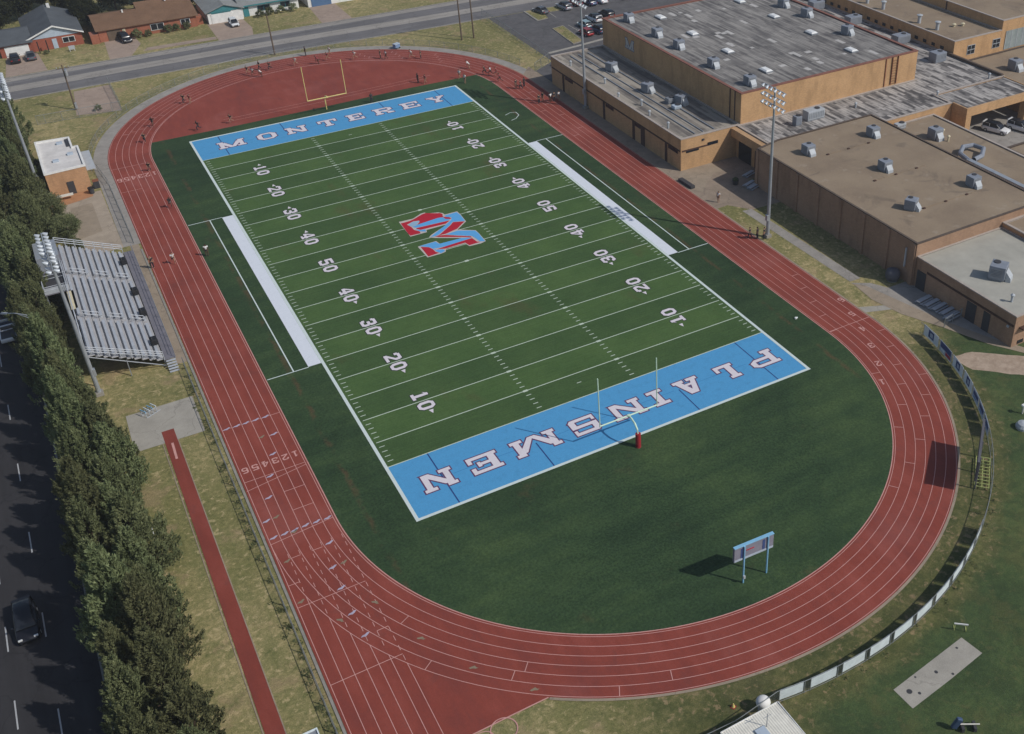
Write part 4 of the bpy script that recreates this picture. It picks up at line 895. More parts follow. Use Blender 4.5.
b = MB(); b.cbox((.2, -9.5, .75), (.8, 20.0, .7), None, .05); b.build('main_duct', 'galv', t)
b = MB()
for a in range(10):
    c0, c1 = R(20+a*30), R(20+(a+1)*30)
b.tube([(1.2, .2, .8), (3.2, .6, .8), (5.4, 2.4, .8), (5.0, 4.2, .8), (3.2, 4.6, .8), (1.0, 3.0, .8), (.2, .2, .8)], .38, 8, False); b.build('looped_duct', 'cooler', t)
b = MB()
for y in (0, -3, -6, -9, -12, -15): b.box(-.3, .7, y-.1, y+.1, 0, .38)
b.build('support', 'aludark', t)
b = MB(); b.cbox((-1.2, -1.2, .35), (1.6, 1.0, .5), None, .05); b.build('duct_end', 'coolerpale', t)

# ------------------------------------------------------------------ small concession building and bleachers
t = thing('concession_building', 'small orange brick building with a white roof beside the trees', 'building', (-23.2, 99.6, 0)); cx, cy = -23.2, 99.6
P = [(-23.2, 98.9), (-17.3, 99.3), (-17.3, 108.0), (-18.1, 108.0), (-18.1, 112.6), (-23.2, 113.2)]; Pl = [(x-cx, y-cy) for x, y in P]
w = MB(); w.prism(Pl, 0, 4.1, False); w.build('wall', 'brickred', t)
r = MB(); r.face([(x, y, 3.98) for x, y in inset(Pl, .2)]); r.build('roof', 'roofwhite', t)
c = MB(); n = len(Pl); o = inset(Pl, -.08); i_ = inset(Pl, .22)
c.add([(x, y, z) for z in (3.95, 4.25) for ring in (o, i_) for x, y in ring], [f for k in range(n) for f in ((2*n+k, 2*n+(k+1) % n, 3*n+(k+1) % n, 3*n+k), (k, (k+1) % n, 2*n+(k+1) % n, 2*n+k), (n+(k+1) % n, n+k, 3*n+k, 3*n+(k+1) % n), ((k+1) % n, k, n+k, n+(k+1) % n))])
c.build('coping', 'white', t)
boxpart(t, cx, cy, 'side_canopy', 'coolerpale', (-17.25, -15.9, 100.4, 108.4, 2.75, 2.9)); boxpart(t, cx, cy, 'door', 'charcoal', (-20.6, -19.6, 98.95, 99.04, .02, 2.1))
for x, y in ((-21.5, 103.2), (-20.2, 110.5), (-19.2, 105.0)): boxpart(t, cx, cy, 'roof_hatch', 'bannergrey', (x, x+.9, y, y+.6, 3.99, 4.3))
boxpart(t, cx, cy, 'roof_well', 'charcoal', (-18.9, -18.4, 108.9, 112.2, 3.985, 4.1)); boxpart(t, cx, cy, 'service_counter', 'offwhite', (-22.6, -20.2, 96.9, 97.6, .7, .85))
t = thing('trash_bin', 'dark round trash bin in front of the small orange brick building', 'trash bin', (-17.6, 97.6, 0)); b = MB(); b.tube([(0, 0, 0), (0, 0, .9)], [.38, .45], 14); b.build('bin', 'charcoal', t); b = MB(); b.tube([(0, 0, .9), (0, 0, 1.0)], .48, 14); b.build('lid', 'black', t)
t = thing('trash_bin', 'dark square trash bin against the small orange brick building', 'trash bin', (-16.6, 99.4, 0)); b = MB(); b.cbox((0, 0, .6), (.9, .9, 1.2), None, .06); b.build('bin', 'charcoal', t); b = MB(); b.cbox((0, 0, 1.25), (.96, .96, .12), None, .03); b.build('lid', 'rust', t)

t = thing('bleachers', 'grey aluminium bleachers with three seating sections left of the track', 'bleachers', (-15.3, 41.4, 0))
Y0, Y1 = 0.0, 31.0                       # local: x runs back to -9.4, y along the stand
b = MB(); b.box(-1.25, 0, Y0, Y1, 0.9, 1.0); b.build('front_deck', 'deck', t)
b = MB()
for k in range(11):
    y = Y0+.2+k*3.05
    for x in (-.15, -1.3): b.box(x-.05, x+.05, y-.05, y+.05, 0, .9)
    b.tube([(-1.4, y, .1), (-9.2, y, 4.2)], .07, 6); b.box(-9.3, -9.2, y-.06, y+.06, 0, 4.3); b.box(-5.3, -5.2, y-.06, y+.06, 0, 2.3)
b.build('under_frame', 'aludark', t)
secs = ((0.25, 9.0), (10.2, 21.2), (22.4, 30.6)); rows = 10; dx, dz = .76, .35
b = MB()
for k in range(rows): b.box(-1.35-dx*(k+1)+.02, -1.35-dx*k, Y0+.1, Y1-.1, 1.0+dz*k, 1.06+dz*k); b.box(-1.37-dx*k, -1.35-dx*k, Y0+.1, Y1-.1, .75+dz*k, 1.06+dz*k)
b.build('foot_boards', 'footboard', t)
for k in range(rows):
    for y0, y1 in secs:
        m = MB(); x = -1.35-dx*(k+.35); m.box(x-.30, x, y0, y1, 1.40+dz*k, 1.45+dz*k); m.box(x-.28, x-.02, y0+.1, y0+.18, 1.06+dz*k, 1.4+dz*k); m.box(x-.28, x-.02, y1-.2, y1-.12, 1.06+dz*k, 1.4+dz*k)
        m.build('seat_plank', 'alu', t)
for y in (9.6, 21.8):
    for k0, k1 in ((.6, 2.4), (3.6, 5.4), (6.8, 9.0)):
        m = MB(); p0 = (-1.35-dx*k0, y, 1.06+dz*k0); p1 = (-1.35-dx*k1, y, 1.06+dz*k1)
        for h in (.5, .95): m.tube([(p0[0], y, p0[2]+h), (p1[0], y, p1[2]+h)], .04, 6)
        for p in (p0, p1): m.tube([p, (p[0], y, p[2]+.95)], .04, 6)
        m.build('aisle_rail', 'alu', t)
for y in (Y0, Y1):
    m = MB()
    for h in (.45, .8, 1.1): m.tube([(-1.3, y, 1.06+h), (-9.0, y, 4.55+h)], .045, 6)
    for k in range(8): x = -1.3-1.1*k; m.tube([(x, y, .9+.4545*1.1*k), (x, y, 2.16+.4545*1.1*k)], .045, 6)
    m.build('end_rail', 'alu', t)
m = MB()
for h in (.45, .8, 1.15): m.tube([(-9.05, Y0, 4.5+h), (-9.05, Y1, 4.5+h)], .045, 6)
for k in range(13): m.tube([(-9.05, Y0+k*2.58, 4.2), (-9.05, Y0+k*2.58, 5.65)], .045, 6)
m.build('back_rail', 'alu', t)
m = MB()
for h in (.5, 1.0): m.tube([(-.05, Y0, 1+h), (-.05, Y1, 1+h)], .03, 6)
for k in range(13): m.tube([(-.05, k*2.58, .9), (-.05, k*2.58, 2.0)], .03, 6)
m.build('front_rail', 'aludark', t)
m = MB()
for k in range(5): m.box(-1.2, -.1, -.35*(k+1), -.35*k-.02, .78-.18*k, .84-.18*k)
m.build('stair', 'alu', t)
t = thing('press_box', 'small press stand with a dark open deck behind the top row of the bleachers', 'press box', (-27.0, 58.5, 0))
b = MB(); b.box(0, 2.9, 0, 11.6, 4.4, 4.55); b.build('floor', 'deck', t)
b = MB()
for x in (.1, 2.8):
    for y in (.1, 4, 7.8, 11.5): b.box(x-.07, x+.07, y-.07, y+.07, 0, 4.4)
b.build('post', 'aludark', t)
b = MB(); b.box(0, .08, 0, 11.6, 4.55, 5.6); b.box(.08, 2.9, 0, .08, 4.55, 5.4); b.build('back_panel', 'alu', t)
b = MB(); b.box(.1, 2.8, 6.6, 11.5, 6.4, 6.52); b.build('roof', 'galv', t)
b = MB(); b.box(.1, 2.7, .3, 6.0, 4.56, 4.62); b.build('deck_mat', 'charcoal', t)
b = MB(); b.box(.1, .2, 6.6, 11.5, 4.6, 6.38); b.box(.2, 2.8, 11.4, 11.5, 4.6, 6.38); b.box(.2, 2.8, 6.6, 6.7, 4.6, 6.38); b.build('cabin_wall', 'aludark', t)
b = MB()
for h in (5.1, 5.6): b.tube([(.05, 0, h), (2.85, 0, h), (2.85, 6.5, h)], .04, 6); b.tube([(0.1, 3.2, h), (2.8, 3.2, h)], .035, 6)
b.build('rail', 'alu', t)
b = MB(); b.box(2.4, 3.2, -5.4, -.5, 4.5, 4.6); b.build('side_platform', 'cream', t)
for y, w in ((69.3, 'farthest from the camera'), (59.9, 'second from the far end'), (53.9, 'in the middle section nearest the lower aisle'), (46.2, 'nearest the camera')):
    t = thing('equipment_bag', 'black bag on the front bleacher row, '+w, 'bag', (-17.0, y-1.2, 1.41), .1, 'black bags on the bleachers')
    b = MB(); b.cbox((0, 0, .42), (.8, 1.1, .8), None, .12); b.build('bag', 'black', t); b = MB(); b.tube([(-.2, -.3, .8), (-.2, -.2, 1.0), (-.2, .2, 1.0), (-.2, .3, .8)], .04, 6); b.build('handle', 'charcoal', t)

# ------------------------------------------------------------------ poles, goal posts, scoreboards
def ring(r, z, n=14, x=0, y=0): return [(x+r*math.cos(2*math.pi*k/n), y+r*math.sin(2*math.pi*k/n), z) for k in range(n)]
def floodlight(loc, h, face, label, rows=3, per=6, dbl=1):
    t = thing('floodlight_pole', label, 'floodlight pole', loc, 0, 'stadium floodlight poles')
    p = MB(); p.tube([(0, 0, 0), (0, 0, h*.5), (0, 0, h+.2)], [.27, .21, .13], 12); p.build('pole', 'steelpole', t)
    b = MB(); b.cbox((0, 0, .25), (.9, .9, .5), None, .06); b.build('footing', 'kerb', t)
    for k in range(rows):
        z = h-1.15*k; m = MB(); m.cbox((0, 0, z), (.12, 4.9, .12), None, .02); m.build('cross_arm', 'steelpole', t)
    bx = MB(); bx.cbox((.26*face, 0, 3.2), (.3, .5, .9), None, .03); bx.build('switch_box', 'galv', t)
    for k in range(rows):
        for j in range(per*dbl):
            y = -2.3+4.6*(j % per)/(per-1); z = h-1.15*k; ox = .28 if j < per else -.52
            d = Vector((face*.75, (.12 if j % per < per/2 else -.12), -.62)).normalized(); q = d.to_track_quat('Z', 'Y').to_matrix()
            M = Matrix.Translation((face*ox, y, z-.1)) @ q.to_4x4()
            sh = MB(); sh.loft([[M @ Vector(p_) for p_ in ring(r, zz)] for r, zz in ((.06, -.24), (.11, -.18), (.18, -.05), (.25, .16), (.27, .25))], False); sh.add([M @ Vector(p_) for p_ in ring(.06, -.24)], [tuple(range(14))[::-1]])
            o = sh.build('lamp', 'lampalu', t, True)
            g = MB(); g.add([M @ Vector(p_) for p_ in ring(.255, .235)], [tuple(range(14))]); g.build('lens', 'lampglass', o)
    return t
floodlight((-24.4, 39.5, 0), 20.3, 1, 'tall floodlight pole rising behind the near end of the bleachers', 3, 6, 2)
floodlight((-24.5, 100.0, 0), 19.6, 1, 'tall floodlight pole beside the small orange brick building', 3, 6, 2)
floodlight((64.1, 29.0, 0), 22.4, -1, 'tall floodlight pole on the dry grass beside the big brown hall')
floodlight((64.9, 86.4, 0), 21.5, -1, 'tall floodlight pole in front of the low tan wing')

def goalpost(y, s, label, mt, pad):
    t = thing('goal_post', label, 'goal post', (24.385, y, 0), 0 if s > 0 else math.pi, 'football goal posts')
    g = MB(); g.tube([(0, -1.95, 0), (0, -1.95, 1.7), (0, -1.8, 2.35), (0, -1.3, 2.85), (0, -.6, 3.04), (0, 0, 3.05)], .105, 12); g.build('gooseneck', mt, t)
    g = MB(); g.tube([(-3.56, 0, 3.05), (3.56, 0, 3.05)], .085, 10); g.build('crossbar', mt, t)
    for x in (-3.56, 3.56): g = MB(); g.tube([(x, 0, 2.97), (x, 0, 9.35)], .065, 10); g.build('upright', mt, t)
    g = MB(); g.cbox((0, 0, 3.05), (.36, .26, .24), None, .03); g.build('coupling', mt, t)
    if pad: g = MB(); g.loft([ring(.30, z, 16, 0, -1.95) for z in (.0, .05, 1.85, 1.9)]); g.build('pad', 'padred', t, False)
goalpost(0, 1, 'pale goal post with a red base pad in the near end zone', 'goalpale', True)
goalpost(FL, -1, 'yellow goal post before the red half circle at the far end', 'goal', False)

t = thing('scoreboard', 'small grey scoreboard on two posts standing on the near infield grass', 'scoreboard', (22.74, -24.07, 0), math.atan2(-.12, 2.56))
for x in (0, 2.58): b = MB(); b.tube([(x, 0, 0), (x, 0, 4.72)], .085, 10); b.build('post', 'boardblue', t)
b = MB(); b.cbox((1.1, .22, 3.85), (4.25, .28, 1.72), None, .03); b.build('panel', 'boardgrey', t)
b = MB(); b.cbox((1.1, .20, 4.75), (4.28, .34, .09), None, .02); b.build('top_strip', 'boardblue', t)
b = MB(); b.box(-1.0, 3.2, .055, .078, 3.05, 3.28); b.build('bottom_strip', 'bannergrey', t)
b = MB(); b.box(.25, 1.1, .05, .077, 4.0, 4.12); b.build('red_mark', 'bannerred', t)
for x in (-.35, 2.0): b = MB(); b.box(x, x+.28, .06, .078, 3.3, 4.5); b.build('rail', 'bannernavy', t)
b = MB(); b.cbox((-.0, -.14, .9), (.22, .18, .35), None, .02); b.build('control_box', 'coolerpale', t)

an = R(40.5)
t = thing('large_scoreboard', 'large dark board on three posts seen edge on inside the curve of the banner fence', 'scoreboard', (52.4, -24.2, 0), an)
for x in (-2.6, 0, 2.6): b = MB(); b.tube([(x, 0, 0), (x, 0, 4.2)], .075, 10); b.build('post', 'boarddark', t)
b = MB(); b.cbox((.05, .16, 2.98), (7.2, .14, 2.5), None, .03); b.build('panel', 'boarddark', t)
b = MB(); b.cbox((.05, .16, 4.28), (7.3, .24, .12), None, .02); b.build('top_strip', 'boarddark', t)
t = thing('slatted_rack', 'yellow green slatted rack lying beside the banner fence', 'rack', (52.6, -24.7, 0), R(43))
b = MB()
for y in (-.75, -.05, .65): b.cbox((0, y, .32), (4.9, .07, .07))
b.build('rail', 'yellowgreen', t); b = MB()
for k in range(10): b.cbox((-2.4+.533*k, -.05, .40), (.07, 1.5, .06))
b.build('slat', 'yellowgreen', t); b = MB()
for x in (-2.4, 0, 2.4):
    for y in (-.75, .65): b.box(x-.04, x+.04, y-.04, y+.04, 0, .29)
b.build('leg', 'yellowgreen', t)

def utility(loc, h, label, arm=False, box=False):
    t = thing('utility_pole', label, 'utility pole', loc, 0, 'wooden poles along the avenue')
    p = MB(); p.tube([(0, 0, 0), (0, 0, h)], [.17, .11], 10); p.build('pole', 'wood', t)
    p = MB(); p.cbox((0, 0, h-.6), (2.2, .11, .13), None, .02)
    if arm: p.build('cross_arm', 'wood', t); p = MB(); [p.tube([(x, 0, h-.53), (x, 0, h-.3)], [.05, .07], 8) for x in (-1, -.4, .4, 1)]; p.build('insulator', 'coolerpale', t)
    if box:
        for y in (-.5, .35): p = MB(); p.tube([(.32, y, h-1.9), (.32, y, h-.9)], .26, 14); p.build('transformer', 'galv', t)
        p = MB(); p.cbox((.2, -.1, .9), (.4, .5, 1.0), None, .05); p.build('meter_box', 'galv', t)
    return t
utility((-15.2, 136.9, 0), 8.6, 'wooden utility pole with grey transformers beside the brown drive', True, True)
utility((24.1, 146.9, 0), 8.3, 'thin wooden pole standing between the far bend and the avenue')
utility((60.5, 134.4, 0), 14, 'left one of two tall wooden poles on the dry grass corner', True)
utility((63.2, 134.2, 0), 14, 'right one of two tall wooden poles on the dry grass corner', True)
t = thing('street_lamp', 'grey street lamp with a long arm over the shaded left road', 'street lamp', (-28.1, 46.2, 0))
p = MB(); p.tube([(0, 0, 0), (0, 0, 8.4)], [.13, .08], 10); p.build('pole', 'galv', t)
p = MB(); p.tube([(0, 0, 8.3), (-.9, .55, 8.75), (-1.9, 1.2, 8.95), (-2.7, 1.7, 8.95)], .055, 8); p.tube([(0, 0, 7.8), (-.9, .55, 8.45), (-1.6, 1.0, 8.8)], .035, 6); p.build('arm', 'galv', t)
p = MB(); p.cbox((-3.0, 1.9, 8.93), (.75, .3, .16), Matrix.Rotation(-.56, 3, 'Z'), .05); p.build('lamp_head', 'coolerpale', t)

# ------------------------------------------------------------------ fences and banners
def fence(pts, h, label, sp=3.0, cat='fence', bottom=True, angles=None, rr_=.035):
    x0, y0 = pts[0]; t = thing('chain_link_fence', label, cat, (x0, y0, 0))
    P = [Vector((x-x0, y-y0)) for x, y in pts]; posts = []; acc = 0; posts.append(P[0])
    for a, b in zip(P, P[1:]):
        L = (b-a).length; d = sp-acc
        while d < L: posts.append(a.lerp(b, d/L)); d += sp
        acc = (acc+L) % sp
    posts.append(P[-1])
    if angles: posts = [Vector((CX+BR*math.cos(R(a))-x0, NY+BR*math.sin(R(a))-y0)) for a in angles]+P[-3:]
    for p in posts[:98]: m = MB(); m.tube([(p.x, p.y, 0), (p.x, p.y, h+.05)], .045, 6); m.build('post', 'fencepost', t)
    m = MB(); m.tube([(p.x, p.y, h) for p in P], rr_, 6)
    if bottom: m.tube([(p.x, p.y, .08) for p in P], .022, 5)
    m.build('rail', 'fencepost', t)
    m = MB()
    for a, b in zip(P, P[1:]): m.face([(a.x, a.y, .06), (b.x, b.y, .06), (b.x, b.y, h), (a.x, a.y, h)])
    m.build('mesh', 'mesh', t, recalc=False)
    return t
BR = 41.65
PA = [-9, -13.6, -14.0, -18.2, -18.6, -22.6, -23.0, -26.8, -30.4, -33.8, -37.6, -41, -44.4, -47.6, -51, -54.6, -57.6, -61.3, -61.9, -65.3, -65.9, -69.5, -70.1, -73.9, -74.5, -78.1, -78.7, -82.4, -83.0, -86.5, -87.1, -90.7, -91.4, -95.2, -96, -99.3]
fence(arc(CX, NY, BR, -8, -99.6, 60)+[(13.0, -37.0), (6.0, -36.6), (-2, -38)], 1.5, 'curved chain link fence hung with banners around the near bend', 2.55, angles=PA)
fence(arc(CX, FY, 40.95, 12, 178, 50), 1.2, 'low chain link fence around the outside of the far bend', 3.4, rr_=.02)
fence([(-15.6, 106), (-14.9, 99), (-14.75, 76.5)], 1.2, 'chain link fence between the paved court and the track', 3.0)
fence([(-14.75, 40.5), (-14.7, -26)], 1.15, 'chain link fence along the dry lawn left of the track', 3.2)
fence([(70.6, 147.0), (70.3, 112.2), (65.4, 108.6)], 1.8, 'chain link fence between the dry grass corner and the parking lot', 3.2)
fence([(-8.0, 147.4), (-7.9, 132.2), (-22, 132.9)], 1.7, 'chain link fence around the brown drive', 2.8)
fence([(68.9, -2.0), (72.4, -1.4)], 1.3, 'short rail fence across the concrete yard by the grey roofed wing', 1.7)
def banner(a0, a1, style, label, h0=.18, h1=1.36):
    """a sheet hung on the inner face of the fence; r slightly less than the fence"""
    am = (a0+a1)/2; c, s_ = math.cos(R(am)), math.sin(R(am)); r = BR-.07
    t = thing('fence_banner', label, 'banner', (CX+r*c, NY+r*s_, 0), 0, 'banners on the curved fence')
    X, Y = CX+r*c, NY+r*s_
    def pan(f0, f1, z0, z1, m, name, off=0.0, par=t):
        n = 5; mb = MB(); rr_ = r-off
        pin = [(CX+rr_*math.cos(R(a0+(a1-a0)*(f0+(f1-f0)*k/n)))-X, NY+rr_*math.sin(R(a0+(a1-a0)*(f0+(f1-f0)*k/n)))-Y) for k in range(n+1)]
        po = [(x+.02*c, y+.02*s_) for x, y in pin]
        mb.prism(pin+po[::-1], z0, z1, True, True); return mb.build(name, m, par)
    base = {'white': 'bannerwhite', 'shield': 'bannerwhite', 'grey': 'bannergrey', 'stripe': 'bannergrey'}[style]
    o = pan(0, 1, h0, h1, base, 'sheet')
    if style == 'shield':
        pan(.30, .68, h0+.25, h1-.2, 'bannernavy', 'emblem', .012, o); pan(.42, .60, h0+.45, h1-.45, 'bannergrey', 'emblem', .024, o)
    if style == 'grey':
        pan(.12, .88, h0+.55, h1-.25, 'bannernavy', 'emblem', .012, o); pan(.2, .6, h0+.2, h0+.42, 'bannerblue', 'emblem', .012, o)
    if style == 'stripe':
        pan(.06, .94, h0+.62, h1-.12, 'bannernavy', 'emblem', .012, o); pan(.5, .94, h0+.12, h0+.55, 'bannerred', 'emblem', .012, o); pan(.1, .4, h0+.2, h0+.5, 'bannerwhite', 'emblem', .012, o)
for a0, a1, st, lab in ((-9.2, -13.5, 'shield', 'white fence banner with a navy emblem, nearest the tan walk'), (-14.1, -18.1, 'stripe', 'grey fence banner with navy lettering and a red corner'),
                        (-18.7, -22.5, 'shield', 'white fence banner with a navy emblem, just after the one with a red corner'), (-23.1, -26.7, 'shield', 'white fence banner with a navy emblem, nearest the seated area below the sandy soil'),
                        (-27.2, -30.2, 'grey', 'blue grey fence banner below the four upper banners'), (-30.6, -33.6, 'grey', 'blue grey fence banner halfway down the steep part of the fence'), (-34.0, -37.4, 'grey', 'blue grey fence banner last above the slatted rack')):
    banner(a0, a1, st, lab, .25, 1.72 if a0 > -27 else 1.55)
wl = ('nearest the slatted rack', 'second below the slatted rack', 'third below the slatted rack', 'fourth below the slatted rack', 'sixth from the white tank', 'fifth from the white tank', 'fourth from the white tank', 'third from the white tank', 'second from the white tank', 'nearest the white tank')
edges = [(-57.8, -61.2), (-62.0, -65.2), (-66.0, -69.4), (-70.2, -73.8), (-74.6, -78.0), (-78.8, -82.3), (-83.1, -86.4), (-87.2, -90.6), (-91.5, -95.1), (-96.1, -99.2)]
for (a0, a1), w in zip(edges, wl): banner(a0+.0, a1+.0, 'white', 'plain white fence banner on the near bend, '+w, .22, 1.48)

# ------------------------------------------------------------------ odd things on the near lawn
t = thing('storage_shed', 'white ribbed metal shed roof at the bottom edge beside the banner fence', 'shed', (11.1, -43.75, 0))
b = MB(); b.box(.1, 5.0, .1, 5.6, 0, 2.3); b.build('wall', 'offwhite', t)
b = MB(); n = 26
for k in range(n):
    x0 = -.2+5.5*k/n; x1 = x0+5.5/n*.5; x2 = x0+5.5/n
    for xa, xb, za, zb in ((x0, x1, 0, .03), (x1, x2, .03, 0)): b.face([(xa, -.2, 2.52+za), (xb, -.2, 2.52+zb), (xb, 5.9, 2.38+zb), (xa, 5.9, 2.38+za)])
b.build('roof', 'shedroof', t, recalc=False)
b = MB(); b.box(-.2, 5.3, 5.9, 5.96, 2.2, 2.45); b.box(5.3, 5.36, -.2, 5.9, 2.2, 2.5); b.build('gutter', 'white', t)
b = MB(); b.box(2.1, 3.0, 3.2, 4.6, 2.50, 2.60); b.build('roof_panel', 'bannergrey', t)
b = MB(); b.tube([(3.2, 4.5, 2.4), (3.2, 4.5, 4.0)], .035, 6); b.tube([(2.8, 4.5, 3.7), (3.6, 4.5, 3.7)], .02, 5); b.build('antenna', 'aludark', t)
t = thing('white_tank', 'round white tank on a short foot beside the shed and the banner fence', 'tank', (16.1, -36.4, 0))
b = MB(); b.loft([ring(.62*math.cos(R(a)), 1.02+.5*math.sin(R(a)), 20) for a in (-80, -60, -40, -20, 0, 20, 40, 60, 80)]); b.build('tank', 'white', t, True)
b = MB(); b.loft([ring(.4, z, 14) for z in (0, .58)]); b.build('foot', 'coolerpale', t)
t = thing('orange_cone', 'small orange marker lying in the dry grass left of the white tank', 'marker', (14.2, -34.9, 0), .5); b = MB(); b.tube([(0, 0, .0), (0, 0, .45)], [.17, .03], 10); b.build('cone', 'goal', t); b = MB(); b.box(-.2, .2, -.2, .2, 0, .03); b.build('foot', 'padred', t)
t = thing('hurdle', 'small white hurdle by the corner of the throwing pad', 'hurdle', (35.8, -38.8, 0), -.7)
b = MB(); b.box(-.6, .6, -.04, .04, .85, .97); b.build('bar', 'white', t)
for x in (-.5, .5): b = MB(); b.tube([(x, 0, .9), (x, 0, .04)], .03, 6); b.tube([(x, 0, .04), (x, .6, .04)], .03, 6); b.build('leg', 'yellowgreen', t)
t = thing('blocking_sled', 'blue padded blocking sled with a pale bar at the bottom edge', 'training sled', (28.3, -46.0, 0), -.5)
b = MB(); b.cbox((0, 0, .75), (.5, .35, 1.2), Matrix.Rotation(.35, 3, 'Y'), .1); b.build('pad', 'carblue', t)
b = MB(); b.tube([(.2, 0, .6), (1.9, 0, .5)], .06, 8); b.build('bar', 'offwhite', t)
for x in (.5, 1.5): b = MB(); b.box(x-.12, x+.12, -.4, .4, 0, .45); b.build('foot', 'charcoal', t)
t = thing('white_post', 'short white post standing in the green lawn at the right edge', 'post', (64.0, -19.6, 0)); b = MB(); b.tube([(0, 0, 0), (0, 0, 1.1)], .09, 8); b.build('shaft', 'offwhite', t); b = MB(); b.cbox((0, 0, 1.15), (.5, .4, .2), None, .04); b.build('top', 'white', t)
t = thing('white_ball_cover', 'round pale tarp cover at the right edge of the green lawn', 'cover', (62.1, -21.4, 0)); b = MB(); b.loft([ring(r, z, 16) for r, z in ((.75, 0), (.8, .3), (.6, .65), (.2, .8))]); b.build('cover', 'coolerpale', t)
t = thing('hurdle_stack', 'blue and white hurdles stacked on the square concrete pad', 'hurdle stack', (-20.0, 32.6, 0), .5)
for k in range(4):
    x = -.75+.45*k; b = MB(); b.box(x-.03, x+.03, -.5, .5, .75, .9); b.build('bar', 'bannerwhite' if k % 2 else 'boardblue', t)
    for y in (-.42, .42): b = MB(); b.tube([(x, y, .85), (x, y, .03), (x+.45, y, .03)], .028, 6); b.build('leg', 'bannergrey', t)
def rail(name, pts, label, cat, h=.9):
    t = thing(name, label, cat, (pts[0][0], pts[0][1], 0)); x0, y0 = pts[0]
    b = MB(); b.tube([(x-x0, y-y0, h) for x, y in pts], .05, 6); b.build('rail', 'white', t)
    for x, y in pts: b = MB(); b.tube([(x-x0, y-y0, 0), (x-x0, y-y0, h)], .045, 6); b.build('leg', 'white', t)
rail('white_rail', [(-24.4, 24.6), (-23.2, 24.2), (-23.0, 21.4)], 'bent white pipe rail half under the trees beside the runway', 'rail', .5)
rail('white_rail', [(-23.3, 15.2), (-23.2, 10.2)], 'straight white pipe rail lying along the trees beside the runway', 'rail', .4)
t = thing('low_frame', 'low white framed grate at the bottom edge beside the track', 'frame', (-16.6, -19.9, 0)); b = MB()
for a in ((-.7, .7, -.9, -.8), (-.7, .7, .8, .9), (-.7, -.6, -.8, .8), (.6, .7, -.8, .8)): b.box(*a, .0, .25)
b.build('frame', 'bannerwhite', t); b = MB(); b.box(-.6, .6, -.8, .8, .05, .12); b.build('grate', 'aludark', t)
t = thing('black_mat', 'long black mat beside the track in front of the brick wing corner', 'mat', (63.4, 49.7, .03), R(92)); b = MB(); b.cbox((0, 0, .25), (3.6, .8, .5), None, .06); b.build('mat', 'charcoal', t); b = MB(); b.box(-1.7, 1.7, -.42, -.405, .1, .4); b.build('strap', 'black', t)
t = thing('white_bag', 'small white bag on the grass right of the near end zone corner', 'bag', (54.3, 9.4, .06)); b = MB(); b.cbox((0, 0, .12), (.3, .26, .24), None, .06); b.build('bag', 'white', t); b = MB(); b.cbox((.26, .06, .08), (.16, .14, .16), None, .04); b.build('bottle', 'bannerwhite', t)
t = thing('drink_cooler', 'blue grey wheeled drink cooler outside the far bend', 'cooler box', (46.9, 136.9, .02), .4); b = MB(); b.cbox((0, 0, .55), (1.3, .9, .8), None, .1); b.build('box', 'shirtb', t); b = MB(); b.cbox((0, 0, 1.0), (1.35, .95, .14), None, .04); b.build('lid', 'bannergrey', t); b = MB(); [b.tube([(x, -.5, .17), (x, -.4, .17)], .16, 12) for x in (-.45, .45)]; b.build('wheel', 'rubber', t)
def bench(loc, rz, label, group, L=2.4):
    t = thing('metal_bench', label, 'bench', loc, rz, group); b = MB(); b.box(-L/2, L/2, -.28, .28, .44, .49); b.build('seat', 'alu', t); b = MB(); b.box(-L/2, L/2, -.55, -.32, .24, .28); b.box(-L/2, L/2, .32, .55, .24, .28); b.build('foot_board', 'alu', t)
    for x in (-L/2+.3, L/2-.3): b = MB(); b.box(x-.04, x+.04, -.5, .5, .0, .23); b.box(x-.04, x+.04, -.06, .06, .23, .44); b.build('leg', 'aludark', t)
for (x, y), w in zip(((71.0, 3.9), (71.2, 2.7), (71.4, 1.5), (71.6, .2), (71.3, -.9)), ('nearest the tank', 'second from the tank', 'third from the tank', 'fourth from the tank', 'farthest from the tank')):
    bench((x, y, .03), R(8), 'grey metal bench in the shaded concrete yard, '+w, 'metal benches in the yard', 2.5)
for (x, y), w in zip(((73.6, 47.2), (71.6, 43.0), (71.6, 44.2)), ('farther from the track', 'nearest the floodlight', 'between the other two')):
    bench((x, y, .03), R(20), 'grey metal bench in the shaded courtyard, '+w, 'metal benches in the courtyard', 2.3)
t = thing('planter', 'dark planter tub in the middle of the shaded courtyard', 'planter', (70.0, 45.7, .03)); b = MB(); b.loft([ring(r, z, 14) for r, z in ((.4, 0), (.55, .7), (.5, .7))]); b.build('tub', 'charcoal', t); b = MB(); b.loft([ring(r, z, 10) for r, z in ((.45, .7), (.5, .95), (.15, 1.2))]); b.build('plant', 'shrub', t)
t = thing('storage_tank', 'rounded grey tank against the big brown hall wall', 'tank', (71.2, 10.3, .03)); b = MB(); b.loft([ring(r, z, 18) for r, z in ((.75, .1), (.95, .4), (1.0, 1.0), (.85, 1.5), (.35, 1.75))]); b.build('tank', 'boarddark', t, True); b = MB(); b.loft([ring(.75, z, 16) for z in (0, .12)]); b.build('foot', 'aludark', t)

